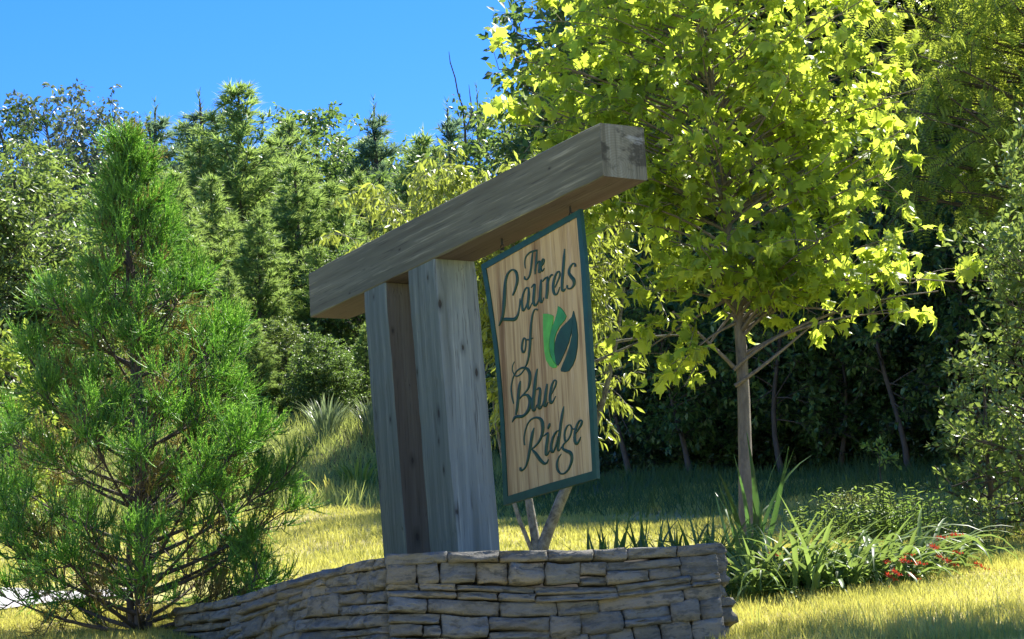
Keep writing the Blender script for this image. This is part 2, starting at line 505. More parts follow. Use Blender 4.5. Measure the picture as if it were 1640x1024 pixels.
def stones_on(a, b, seed, zlow=None, lfirst=None):
    rng = np.random.default_rng(seed)
    a = np.array(a); b = np.array(b); L = np.linalg.norm(b - a); d = (b - a) / L
    ang = math.atan2(d[1], d[0])
    zb = (min(H(*a), H(*b)) - .12) if zlow is None else zlow
    # courses from the top down, each cut into units; a unit is one block, two thin slabs, or one slab over two blocks
    tops = [WTOP]
    while tops[-1] > zb:
        tops.append(tops[-1] - (rng.uniform(.048, .062) if len(tops) == 1 else rng.uniform(.062, .128)))
    rects = []; prev = []
    for ci in range(len(tops) - 1):
        zt, z0 = tops[ci], tops[ci + 1]; h = zt - z0
        cuts = [0.]
        while cuts[-1] < L:
            wd = rng.uniform(.15, .44) if ci else rng.uniform(.16, .36)
            if h > .10: wd *= .85
            c = cuts[-1] + wd
            for q in prev:
                if abs(c - q) < .035: c += .05
            cuts.append(c)
        cuts[-1] = L
        if len(cuts) > 2 and cuts[-1] - cuts[-2] < .09: cuts.pop(-2)
        prev = cuts[1:-1]
        for u0, u1 in zip(cuts[:-1], cuts[1:]):
            k = rng.random(); wd = u1 - u0
            dz = 0
            if h > .07 and k < .60:
                f = rng.uniform(.35, .65)
                if wd > .2 and rng.random() < .5:
                    m_ = u0 + wd * rng.uniform(.35, .65)
                    if rng.random() < .5: rects += [(u0, u1, z0 + h * f, zt), (u0, m_, z0, z0 + h * f), (m_, u1, z0, z0 + h * f)]
                    else: rects += [(u0, m_, z0 + h * f, zt), (m_, u1, z0 + h * f, zt), (u0, u1, z0, z0 + h * f)]
                else: rects += [(u0, u1, z0 + h * f, zt), (u0, u1, z0, z0 + h * f)]
            elif h > .09 and wd > .24:
                m_ = u0 + wd * rng.uniform(.4, .6); rects += [(u0, m_, z0, zt), (m_, u1, z0, zt)]
            else: rects.append((u0, u1, z0, zt))
    out = []
    ph = rng.uniform(0, 6, 3)
    for u0, u1, z0, z1 in rects:
        jt = rng.uniform(.0005, .004)
        Ls, Hs = u1 - u0 - jt, z1 - z0 - jt
        V, Fc = stone_mesh(rng, Ls, Hs, .11)
        gg = Geo(); gg.add(V, Fc)
        o = gg.obj('stone', M_stone, wall, smooth_=False)
        s0 = (u0 + u1) / 2
        deep = WTOP - z1
        batter = (WTOP - z0) * .05
        nn = np.array([d[1], -d[0]])
        p = a + d * s0 + nn * (batter + rng.uniform(-.012, .018))
        sag = (.010 + .020 * min(1, deep / .15)) * math.sin(s0 * 3.1 + ph[0] + deep * 4)
        tilt = (.010 + .020 * min(1, deep / .15)) * 3.1 * math.cos(s0 * 3.1 + ph[0] + deep * 4)
        o.location = (p[0] - wo[0], p[1] - wo[1], z0 - wo[2] + jt / 2 + sag)
        o.rotation_euler = (rng.normal(0, .025), -tilt * .9 + rng.normal(0, .008), ang + rng.normal(0, .025))
        out.append(o)
    return out
ns = []
ns += stones_on(P0, P1, 11)
ns += stones_on(P1, P2, 23)
ns += stones_on(P2 + np.array([-.0, .08]), B2, 37)
ns += stones_on(B0, P0 + norm(B0 - P0) * .06, 41)

# ------------------------------------------------------------------ timber frame
YAW = .5295
DP = np.array([.5245, 12.6206, 3.3508])
d0 = np.array([-math.sin(YAW), math.cos(YAW), 0]); n0 = np.array([math.cos(YAW), math.sin(YAW), 0])
BW, BH, BL = .284, .30, 3.645
fbase = DP + d0 * 2.4 + n0 * BW / 2
fbase[2] = float(H(fbase[0], fbase[1]))
frame = empty('timber_sign_frame', fbase, YAW, label='weathered grey timber frame with two square posts and a long overhanging beam', cat='sign frame')
def loc_f(p):            # world -> frame axes: x = n0, y = d0
    q = np.asarray(p, float) - fbase
    return np.stack([q @ n0, q @ d0, q[..., 2]], -1)
Dl = loc_f(DP)
SHX, SHY = -.024, .018
def knot(px, py, r, face):
    """where a knot seen in the photograph lies on a face of the timber frame"""
    z = 1.0
    for _ in range(5):
        if face == 'beam': o, nn = DP, n0
        else:
            up = np.array([0, 0, 1.]) + SHY * d0 + SHX * n0
            if face == 'side': o, nn = DP, np.cross(up, d0)
            elif face == 'end': o, nn = DP + d0 * (2.26 - .348), np.cross(up, n0)
            else: o, nn = DP + d0 * (2.866 - .30), np.cross(up, n0)
        q = ray(px, py); p = q * ((o @ nn) / (q @ nn))
    return (*[float(v) for v in loc_f(p)], r)
W_beam = wood_mat('beam_wood', 1, [(.30, (0.0762, 0.0717, 0.0458)), (.46, (0.116, 0.114, 0.0767)), (.58, (0.16, 0.158, 0.107)), (.75, (0.241, 0.235, 0.158))],
                  knots=[knot(880, 270, 0.0056, 'beam'), knot(640, 400, 0.0048, 'beam'), knot(560, 470, 0.0048, 'beam')], streak=(0.357, 0.337, 0.228), streak_amt=.55, seed=2)
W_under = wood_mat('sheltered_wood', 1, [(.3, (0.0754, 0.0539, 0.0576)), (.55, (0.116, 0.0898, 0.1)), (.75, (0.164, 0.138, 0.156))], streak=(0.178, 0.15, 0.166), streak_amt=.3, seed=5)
W_end = wood_mat('end_grain', 2, [(.3, (0.127, 0.122, 0.0864)), (.5, (0.214, 0.208, 0.154)), (.72, (0.311, 0.304, 0.24))], streak=(0.408, 0.426, 0.384), streak_amt=.5, seed=9)
def end_grain(m):
    n, l = m.node_tree.nodes, m.node_tree.links; b = n['Principled BSDF']
    base = b.inputs['Base Color'].links[0].from_socket
    v = mapping(n, l, (1, 1, 1), loc=(.04, 0, -(float(Dl[2]) + .06)))
    wv = n.new('ShaderNodeTexWave'); wv.wave_type = 'RINGS'; wv.rings_direction = 'Y'
    wv.inputs['Scale'].default_value = 22; wv.inputs['Distortion'].default_value = 2.5; wv.inputs['Detail'].default_value = 3
    l.new(v, wv.inputs['Vector'])
    c = mix_c(n, l, math_n(n, l, 'MULTIPLY', wv.outputs['Fac'], .22), base, (.07, .06, .045))
    st = noise(n, l, mapping(n, l, (5, 5, 8), loc=(3, 1, 2)), 1.6, 4, .6)
    c = mix_c(n, l, ramp(n, l, st, [(.50, (0, 0, 0)), (.60, (.8, .8, .8))]), c, (.045, .042, .032))
    pl = noise(n, l, mapping(n, l, (7, 7, 18), loc=(9, 1, 5)), 1.3, 3, .6)
    c = mix_c(n, l, ramp(n, l, pl, [(.60, (0, 0, 0)), (.72, (.7, .7, .7))]), c, (.36, .37, .36))
    l.new(c, b.inputs['Base Color'])
    return m
end_grain(W_end)
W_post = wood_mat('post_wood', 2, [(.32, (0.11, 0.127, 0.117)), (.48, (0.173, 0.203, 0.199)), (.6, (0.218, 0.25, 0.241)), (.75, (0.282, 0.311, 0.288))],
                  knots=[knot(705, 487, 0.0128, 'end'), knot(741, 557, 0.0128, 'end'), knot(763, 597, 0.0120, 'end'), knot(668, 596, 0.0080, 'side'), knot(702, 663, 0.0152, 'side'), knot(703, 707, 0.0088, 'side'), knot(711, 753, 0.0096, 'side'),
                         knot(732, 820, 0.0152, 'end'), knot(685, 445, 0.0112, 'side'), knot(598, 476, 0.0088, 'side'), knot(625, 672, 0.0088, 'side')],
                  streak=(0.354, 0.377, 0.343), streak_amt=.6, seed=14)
W_side = wood_mat('post_side_wood_shaded', 2, [(.32, (0.0814, 0.0965, 0.0796)), (.48, (0.128, 0.154, 0.135)), (.6, (0.161, 0.19, 0.164)), (.75, (0.209, 0.236, 0.196))],  # darker, greener copy of the post wood; side face shading put into the colour
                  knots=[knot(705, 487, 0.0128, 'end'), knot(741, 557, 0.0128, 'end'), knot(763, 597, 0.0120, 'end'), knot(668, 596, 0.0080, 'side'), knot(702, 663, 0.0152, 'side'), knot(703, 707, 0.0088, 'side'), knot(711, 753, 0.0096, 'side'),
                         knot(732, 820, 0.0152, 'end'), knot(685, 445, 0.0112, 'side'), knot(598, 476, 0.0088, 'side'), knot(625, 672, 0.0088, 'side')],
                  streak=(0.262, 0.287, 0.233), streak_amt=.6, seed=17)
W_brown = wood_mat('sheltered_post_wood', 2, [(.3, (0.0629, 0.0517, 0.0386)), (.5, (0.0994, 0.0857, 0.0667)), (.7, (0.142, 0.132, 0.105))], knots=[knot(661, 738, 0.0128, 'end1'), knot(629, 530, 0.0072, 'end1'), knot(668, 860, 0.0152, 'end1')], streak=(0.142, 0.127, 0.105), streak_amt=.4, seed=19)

def timber(x0, x1, y0, y1, z0, z1, axis, mats, facemat, name, shear=(0, 0), seed=0, ch=.006):
    """squared timber with chamfered edges; split along its length so its faces can be slightly uneven"""
    rng = np.random.default_rng(seed)
    lo, hi = [x0, y0, z0], [x1, y1, z1]
    oth = [i for i in range(3) if i != axis]
    nseg = 26
    ts = np.linspace(lo[axis], hi[axis], nseg)
    a0, a1, b0, b1 = lo[oth[0]], hi[oth[0]], lo[oth[1]], hi[oth[1]]
    ring = [(a0 + ch, b0), (a1 - ch, b0), (a1, b0 + ch), (a1, b1 - ch), (a1 - ch, b1), (a0 + ch, b1), (a0, b1 - ch), (a0, b0 + ch)]
    V = []
    wob = rng.normal(0, .0012, (nseg, 8, 2))
    for k, t in enumerate(ts):
        e = .006 if k in (0, nseg - 1) else 0
        for j, (a, b_) in enumerate(ring):
            p = [0, 0, 0]
            p[axis] = t
            ca, cb = (a0 + a1) / 2, (b0 + b1) / 2
            p[oth[0]] = ca + (a - ca) * (1 - e * 4) + wob[k, j, 0]; p[oth[1]] = cb + (b_ - cb) * (1 - e * 4) + wob[k, j, 1]
            V.append(p)
    V = np.array(V)
    if axis == 2:
        V[:, 0] += (V[:, 2] - z1) * shear[0]; V[:, 1] += (V[:, 2] - z1) * shear[1]
    Fc, Mi = [], []
    cen = V.mean(0)
    for k in range(nseg - 1):
        for j in range(8):
            q = [k * 8 + j, k * 8 + (j + 1) % 8, (k + 1) * 8 + (j + 1) % 8, (k + 1) * 8 + j]
            Fc.append(q); Mi.append(facemat[j])
    me = bpy.data.meshes.new(name)
    faces = [tuple(f) for f in Fc] + [tuple(range(7, -1, -1)), tuple((nseg - 1) * 8 + i for i in range(8))]
    me.from_pydata(V.tolist(), [], faces)
    for m in mats: me.materials.append(m)
    Mi += [facemat[8], facemat[8]]
    me.polygons.foreach_set('material_index', Mi)
    import bmesh
    bm = bmesh.new(); bm.from_mesh(me); bmesh.ops.recalc_face_normals(bm, faces=bm.faces); bm.to_mesh(me); bm.free()
    o = bpy.data.objects.new(name, me)
    COL.objects.link(o); o.parent = frame
    return o
# ring face j: 0 = low b side (bottom for the beam), 2 = high a side, 4 = top, 6 = low a side (the face towards the camera)
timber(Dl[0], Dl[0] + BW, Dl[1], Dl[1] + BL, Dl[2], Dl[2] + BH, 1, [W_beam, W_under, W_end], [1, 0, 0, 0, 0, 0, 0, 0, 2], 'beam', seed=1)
gz = -.35
def post(s_far, s_near, name, mats, fm, seed):
    return timber(Dl[0] + .001, Dl[0] + BW - .001, Dl[1] + s_near, Dl[1] + s_far, gz, Dl[2] - .002, 2, mats, fm, name, shear=(-.024, .018), seed=seed, ch=.007)
# for posts a = x, b = y: face j 0 is the one towards the near end of the beam
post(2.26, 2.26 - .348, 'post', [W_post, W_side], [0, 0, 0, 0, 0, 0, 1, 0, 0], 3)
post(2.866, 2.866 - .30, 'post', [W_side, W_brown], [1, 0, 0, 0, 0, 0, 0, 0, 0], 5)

# ------------------------------------------------------------------ hanging sign
SO = DP + n0 * .14            # front plane of the board passes here, parallel to the beam
def on_sign(px, py):
    r = ray(px, py)
    p = r * ((SO @ n0) / (r @ n0))
    q = p - SO
    return float(q @ d0), float(q[2])     # along beam, height above beam underside
sign = empty('hanging_sign', SO + d0 * .5, YAW, label='tan wooden board sign with green border and script lettering hung below the beam', cat='sign')
def sgn(u, z, out):       # local coordinates of the sign: x = n0 (front is -x), y = d0
    return (-out, u - .5, z)
def poly_prism(name, pts, o_front, o_back, mat, parent=sign, **k):
    """pts: (u, z) outline, extruded between two offsets"""
    n = len(pts)
    V = [sgn(u, z, o_front) for u, z in pts] + [sgn(u, z, o_back) for u, z in pts]
    me = bpy.data.meshes.new(name)
    me.from_pydata(V, [], [tuple(range(n)), tuple(range(2 * n - 1, n - 1, -1))] + [(i, i + n, (i + 1) % n + n, (i + 1) % n) for i in range(n)])
    import bmesh
    bm = bmesh.new(); bm.from_mesh(me)
    bmesh.ops.recalc_face_normals(bm, faces=bm.faces)
    bmesh.ops.triangulate(bm, faces=[f for f in bm.faces if len(f.verts) > 4])
    bm.to_mesh(me); bm.free()
    me.materials.append(mat)
    o = bpy.data.objects.new(name, me); COL.objects.link(o); o.parent = parent
    return tag(o, **k)
def sign_wood():
    return wood_mat('sign_board', 2, [(.34, (0.173, 0.0921, 0.041)), (.44, (0.367, 0.242, 0.115)), (.52, (0.53, 0.378, 0.18)), (.60, (0.561, 0.407, 0.205)), (.70, (0.408, 0.262, 0.139))],
                    streak=(.64, .52, .34), streak_amt=.55, dark=(.17, .09, .05), seed=31, fine=1.0)
M_board = sign_wood()
M_green = plain('green_paint', (.010, .058, .038), .45)
M_dgreen = plain('dark_green_paint', (.010, .055, .030), .5)
M_mgreen = plain('mid_green_paint', (.035, .26, .06), .5)
M_lgreen = plain('light_green_paint', (.10, .42, .05), .5)
M_paint = plain('pale_edge', (.35, .40, .36), .6)
M_metal = plain('dark_metal', (.05, .05, .05), .45, .8)
outer = [(772, 425), (930, 336), (939, 424), (949, 600), (957, 766), (882, 787), (808, 809), (805.5, 740), (803, 678), (799, 620), (793, 562), (786, 510), (779, 465)]
inner = [(779.5, 430.5), (925, 348), (931.5, 424), (942, 600), (950, 755), (882, 774), (814, 795), (811.5, 740), (808.5, 678), (804.5, 620), (799, 562), (792, 510), (785.5, 465)]
outer = [on_sign(*p) for p in outer]; inner = [on_sign(*p) for p in inner]
poly_prism('board', outer, 0, -.012, M_board)
n = len(outer)
V = [sgn(u, z, .007) for u, z in outer] + [sgn(u, z, .007) for u, z in inner] + [sgn(u, z, -.001) for u, z in inner] + [sgn(u * 1.0 + (.001 if i in () else 0), z, -.015) for i, (u, z) in enumerate(outer)]
oc = np.array([sgn(*c, 0) for c in outer]).mean(0)
V = [tuple(np.array(v) + (np.array([0, v[1] - oc[1], v[2] - oc[2]]) * (.004 if (i < n or i >= 3 * n) else 0))) for i, v in enumerate(V)]
Fq = []
for i in range(n):
    j = (i + 1) % n
    Fq += [(i, j, n + j, n + i), (n + i, n + j, 2 * n + j, 2 * n + i), (3 * n + i, 3 * n + j, j, i)]
me = bpy.data.meshes.new('border'); me.from_pydata(V, [], Fq); me.materials.append(M_green)
import bmesh
bm = bmesh.new(); bm.from_mesh(me); bmesh.ops.recalc_face_normals(bm, faces=bm.faces); bm.to_mesh(me); bm.free()
ob = bpy.data.objects.new('border', me); COL.objects.link(ob); ob.parent = sign

Z = 7.3143
def zp(org, x, y): return on_sign(org[0] + x / Z, org[1] + y / Z)
def catmull(P, k=7):
    P = np.array(P, float)
    Q = np.vstack([2 * P[0] - P[1], P, 2 * P[-1] - P[-2]])
    out = []
    for i in range(1, len(Q) - 2):
        for t in np.arange(k) / k:
            out.append(.5 * (2 * Q[i] + (Q[i + 1] - Q[i - 1]) * t + (2 * Q[i - 1] - 5 * Q[i] + 4 * Q[i + 1] - Q[i + 2]) * t * t + (3 * Q[i] - 3 * Q[i + 1] + Q[i + 2] - Q[i - 1]) * t ** 3))
    out.append(Q[-2])
    return np.array(out)
lift = [0]
def glyph(org, strokes, sc=1.0):
    g = Geo()
    for st in strokes:
        lift[0] = (lift[0] + 1) % 7
        C = catmull(st)
        xy, wd = C[:, :2], np.maximum(C[:, 2], 4) * .5 * sc
        T = norm(np.gradient(xy, axis=0)); Nn = np.stack([-T[:, 1], T[:, 0]], 1)
        A, B = xy + Nn * wd[:, None], xy - Nn * wd[:, None]
        of = .0030 + .0004 * lift[0]
        m = len(xy)
        V = [sgn(*zp(org, *p), of) for p in A] + [sgn(*zp(org, *p), of) for p in B] + [sgn(*zp(org, *p), .0) for p in A] + [sgn(*zp(org, *p), .0) for p in B]
        i = np.arange(m - 1)
        Fc = np.concatenate([np.stack([i, i + 1, m + i + 1, m + i], 1), np.stack([2 * m + i, 2 * m + i + 1, i + 1, i], 1), np.stack([m + i, m + i + 1, 3 * m + i + 1, 3 * m + i], 1)])
        g.add(V, Fc)
    return g.obj('letter', M_dgreen, sign)
O1, O2, O3, O4 = (790, 390), (810, 490), (810, 580), (820, 650)
glyph(O1, [[(378,295,8),(372,230,12),(385,160,15),(430,110,18),(480,90,22),(527,78,8)], [(465,98,10),(455,200,19),(445,300,20),(428,380,18),(400,422,16),(375,418,20),(370,385,10)]])
glyph(O1, [[(515,90,10),(508,200,20),(498,300,18),(495,362,10)], [(505,260,6),(525,222,14),(545,215,18),(543,280,18),(538,335,16),(550,345,10),(562,325,6)]])
glyph(O1, [[(566,275,8),(590,240,13),(600,200,15),(585,185,13),(568,230,17),(562,290,19),(572,325,17),(590,315,11),(602,290,6)]])
glyph(O1, [[(232,612,14),(262,540,20),(285,450,26),(282,370,28),(262,325,26),(225,312,18),(180,350,20),(152,430,26),(140,550,32),(132,700,34),(120,830,26),(100,900,22),(72,967,12)],
           [(92,905,16),(130,892,38),(190,892,42),(250,890,42),(285,850,26),(305,780,18),(315,700,16),(315,645,6)]])
glyph(O1, [[(418,535,18),(390,522,16),(355,590,20),(340,690,24),(350,785,24),(375,765,16),(405,690,14),(422,600,12)], [(418,515,12),(420,600,26),(410,700,26),(412,765,22),(432,755,12),(462,690,6)]])
glyph(O1, [[(450,520,8),(470,490,15),(487,490,24),(482,580,28),(475,680,30),(490,728,26),(515,710,16),(540,650,12),(560,560,8)], [(565,425,12),(560,520,28),(555,620,28),(560,688,26),(580,680,13),(597,635,6)]])
glyph(O1, [[(640,395,14),(642,450,26),(637,550,30),(628,650,26)], [(580,450,8),(612,412,16),(645,395,18)], [(648,470,8),(662,405,15),(685,372,22),(707,372,14)]])
glyph(O1, [[(725,520,10),(760,440,15),(783,375,19),(775,332,17),(745,350,20),(715,430,26),(705,520,30),(718,590,28),(745,598,18),(768,555,12),(780,510,6)]])
glyph(O1, [[(840,65,8),(832,180,28),(822,320,30),(812,440,30),(810,540,28),(828,558,22),(848,528,8)]])
glyph(O1, [[(966,275,24),(960,245,20),(935,240,17),(900,290,24),(892,350,28),(915,390,36),(945,430,38),(950,480,28),(925,520,20),(893,535,16),(870,520,18),(872,490,16)]])
glyph(O2, [[(215,375,12),(200,430,19),(193,500,20),(208,548,20),(230,520,15),(240,450,13),(236,392,13),(215,375,12)], [(215,375,8),(250,398,18),(290,393,18),(326,375,9)]])
glyph(O2, [[(380,55,16),(365,42,15),(340,50,12),(318,110,16),(303,220,19),(295,340,21),(290,460,23),(275,580,19),(255,670,15),(232,718,9)]])
glyph(O3, [[(106,-5,6),(85,40,9),(80,90,10),(95,135,11),(125,168,15),(170,150,16),(205,110,14),(228,75,10)], [(95,490,12),(75,400,15),(68,300,14),(85,200,14),(115,130,15),(160,85,17),(215,68,28),(262,90,34),(285,150,34),(285,230,29),(265,310,21),(220,370,16),(165,430,14)],
           [(195,400,10),(245,385,26),(280,420,38),(290,480,40),(270,560,36),(225,620,28),(180,640,36),(120,645,34),(92,680,17),(78,708,7)], [(175,220,8),(165,280,28),(152,400,30),(140,520,28),(122,620,18)]])
glyph(O3, [[(375,80,8),(358,160,26),(345,280,32),(330,420,34),(322,540,33),(332,572,24),(352,550,11),(366,500,6)]])
glyph(O3, [[(365,328,8),(398,305,20),(408,350,26),(398,450,32),(390,530,32),(408,545,20),(435,500,12),(460,425,8)], [(490,255,9),(480,330,26),(467,430,30),(458,510,28),(478,512,15),(500,470,7)]])
glyph(O3, [[(527,400,8),(560,335,15),(588,270,18),(593,225,19),(570,217,17),(545,270,24),(528,360,28),(522,440,32),(532,482,28),(558,458,17),(588,400,8)]])
glyph(O4, [[(150,465,13),(145,380,15),(165,270,14),(205,185,15),(260,145,21),(310,143,28),(350,175,36),(365,250,36),(355,340,30),(320,420,23),(270,480,19),(225,512,18)], [(262,258,7),(245,320,28),(230,400,32),(215,500,30),(195,610,26),(170,700,19),(140,745,18),(108,757,28),(102,722,18)],
           [(240,515,18),(280,560,34),(330,630,38),(375,675,34),(410,670,19),(432,625,7)]])
glyph(O4, [[(372,362,7),(400,335,15),(426,325,20),(418,400,28),(405,500,30),(404,575,27),(425,565,12),(447,520,6)], [(449,206,7),(440,235,23),(430,262,18),(425,275,6)]])
glyph(O4, [[(552,290,10),(520,310,17),(485,380,21),(465,470,26),(470,540,26),(495,530,16),(525,450,14),(545,360,10)], [(610,8,7),(598,70,27),(580,180,30),(565,300,30),(550,420,30),(542,518,26),(562,520,11),(582,480,6)]])
glyph(O4, [[(680,222,15),(650,240,16),(628,290,20),(618,350,21),(628,415,22),(655,405,18),(690,340,18),(702,265,18),(685,222,15)], [(700,262,13),(730,275,16),(762,238,8)],
           [(640,420,14),(608,455,17),(598,500,24),(640,530,36),(685,552,40),(705,600,31),(697,670,25),(662,750,21),(612,795,19),(570,792,22),(538,745,24),(532,680,23),(550,610,15),(582,565,6)]])
glyph(O4, [[(745,335,8),(788,270,17),(818,215,22),(820,177,19),(795,177,19),(765,230,22),(745,310,26),(740,400,30),(757,448,28),(788,415,18),(810,365,7)]])
emb = {'light': ([(445,95),(490,95),(535,105),(562,120),(560,180),(535,290),(515,400),(510,500),(530,590),(570,660),(605,705),(595,725),(560,730),(520,705),(480,640),(460,540),(450,400),(445,250)], M_lgreen, 'light green emblem leaf'),
       'mid': ([(620,5),(655,30),(690,75),(715,125),(700,165),(640,235),(595,320),(575,400),(570,520),(590,640),(600,688),(560,635),(528,560),(517,470),(523,370),(548,250),(583,170),(605,90)], M_mgreen, 'mid green emblem leaf'),
       'dl': ([(800,60),(780,130),(720,195),(650,265),(605,350),(582,440),(578,560),(590,650),(605,695),(620,700),(650,650),(700,540),(745,430),(772,320),(784,250)], M_dgreen, 'left half of the dark green emblem leaf'),
       'dr': ([(801,62),(786,250),(778,360),(755,470),(715,590),(680,670),(650,745),(655,770),(700,778),(745,765),(790,700),(825,610),(845,480),(850,340),(835,200),(815,120)], M_dgreen, 'right half of the dark green emblem leaf')}
for k_, (pts, mt, lb) in emb.items():
    poly_prism('emblem_leaf', [zp(O2, *p) for p in pts], .005, 0, mt, label=lb)
# hooks the board hangs from
for hx, hy in ((911, 346), (802, 408)):
    u, z = on_sign(hx, hy)
    g = Geo()
    x_ = .012
    top = -.002
    tube(g, [(x_, u - .5, top), (x_, u - .5, top - .035)], .006, 6)
    a = np.linspace(0, 2 * math.pi, 13)
    tube(g, [(x_, u - .5 + .016 * math.sin(t), top - .05 + .016 * math.cos(t)) for t in a], .004, 5)
    tube(g, [(x_ + .014 * math.sin(t), u - .5, top - .077 + .020 * math.cos(t)) for t in a], .004, 5)
    tube(g, [(x_, u - .5, top - .085), (x_, u - .5, z - .02)], .006, 6)
    g.obj('hook', M_metal, sign)
g = Geo(); V = [(u - .5) for u, z in outer]
# ------------------------------------------------------------------ leaf templates: x width, y length, z normal
def T_rhomb(wd=.5, curl=.12):
    v = np.array([(0, 0, 0), (wd / 2, .45, .06), (0, 1, -curl), (-wd / 2, .45, .06)], float)
    return v, np.array([[0, 1, 2], [0, 2, 3]])
def T_long(wd=.3, curl=.45):
    v = np.array([(0, 0, 0), (wd * .42, .3, -.02), (wd * .5, .6, -curl * .4), (0, 1, -curl), (-wd * .5, .6, -curl * .4), (-wd * .42, .3, -.02), (0, .45, -curl * .3 - .05)], float)
    return v, np.array([[0, 1, 6], [1, 2, 6], [2, 3, 6], [3, 4, 6], [4, 5, 6], [5, 0, 6]])
def T_needle(wd=.1):
    return np.array([(-wd / 2, 0, 0), (wd / 2, 0, 0), (0, 1, .03)], float), np.array([[0, 1, 2]])
def T_syc(cl=.18, fold=.16, w=1.0, tw=0.):
    o = [(0, -.02), (.20, -.12), (.50, -.02), (.36, .14), (.62, .42), (.34, .44), (.30, .60), (.10, .64), (0, 1.0)]
    o = o + [(-x, y) for x, y in o[::-1][1:-1]]
    v = [(0, .25, .04)] + [(x * w, y, -fold * abs(x) ** 1.3 * (1 + tw * (1 if x > 0 else -1)) - cl * max(0, y - .3) ** 2 * 2 + tw * .25 * x + (.04 if i % 2 else -.03)) for i, (x, y) in enumerate(o)]
    k = len(o)
    v += [(-.015, 0, -.01), (.015, 0, -.01), (0, -.5, .10)]
    f = [[0, 1 + i, 1 + (i + 1) % k] for i in range(k)] + [[k + 1, k + 2, k + 3]]
    return np.array(v, float), np.array(f)
def T_compound(nl=8):
    """feather shaped leaf of small leaflets on a midrib"""
    V, Fc = [], []
    for i in range(nl):
        y = .12 + .82 * i / (nl - 1); dz = -.35 * y * y
        for s in (-1, 1):
            b = len(V)
            V += [(0, y, dz), (s * .12, y + .055, dz - .01), (s * .24, y + .03, dz - .05), (s * .12, y - .03, dz - .015)]
            Fc += [[b, b + 1, b + 2], [b, b + 2, b + 3]]
    b = len(V)
    V += [(-.008, 0, 0), (.008, 0, 0), (0, 1.0, -.36)]; Fc.append([b, b + 1, b + 2])
    return np.array(V, float), np.array(Fc)
def T_shoot():
    """rope like cedar shoot, curved upwards, with short awl needles"""
    V, Fc = [], []
    k = 5; r = .034
    pts = np.array([(0, t, .30 * t * t) for t in np.linspace(0, 1, k)])
    for i, p in enumerate(pts):
        rr = r * (1 - .75 * i / (k - 1))
        for a in (0, 2.09, 4.19): V.append((p[0] + rr * math.cos(a), p[1], p[2] + rr * math.sin(a)))
    for i in range(k - 1):
        for j in range(3):
            a, b, c, d = i * 3 + j, i * 3 + (j + 1) % 3, (i + 1) * 3 + (j + 1) % 3, (i + 1) * 3 + j
            Fc += [[a, b, c], [a, c, d]]
    rng = np.random.default_rng(4)
    for i in range(13):
        t = .05 + .9 * i / 13; p = np.array([0, t, .30 * t * t]); a = i * 2.4
        s = np.array([math.cos(a), 0, math.sin(a)])
        b = len(V)
        V += [tuple(p + s * .01 + (0, -.02, 0)), tuple(p + s * .01 + (0, .02, 0)), tuple(p + s * .085 + (0, .10, .02))]
        Fc.append([b, b + 1, b + 2])
    return np.array(V, float), np.array(Fc)

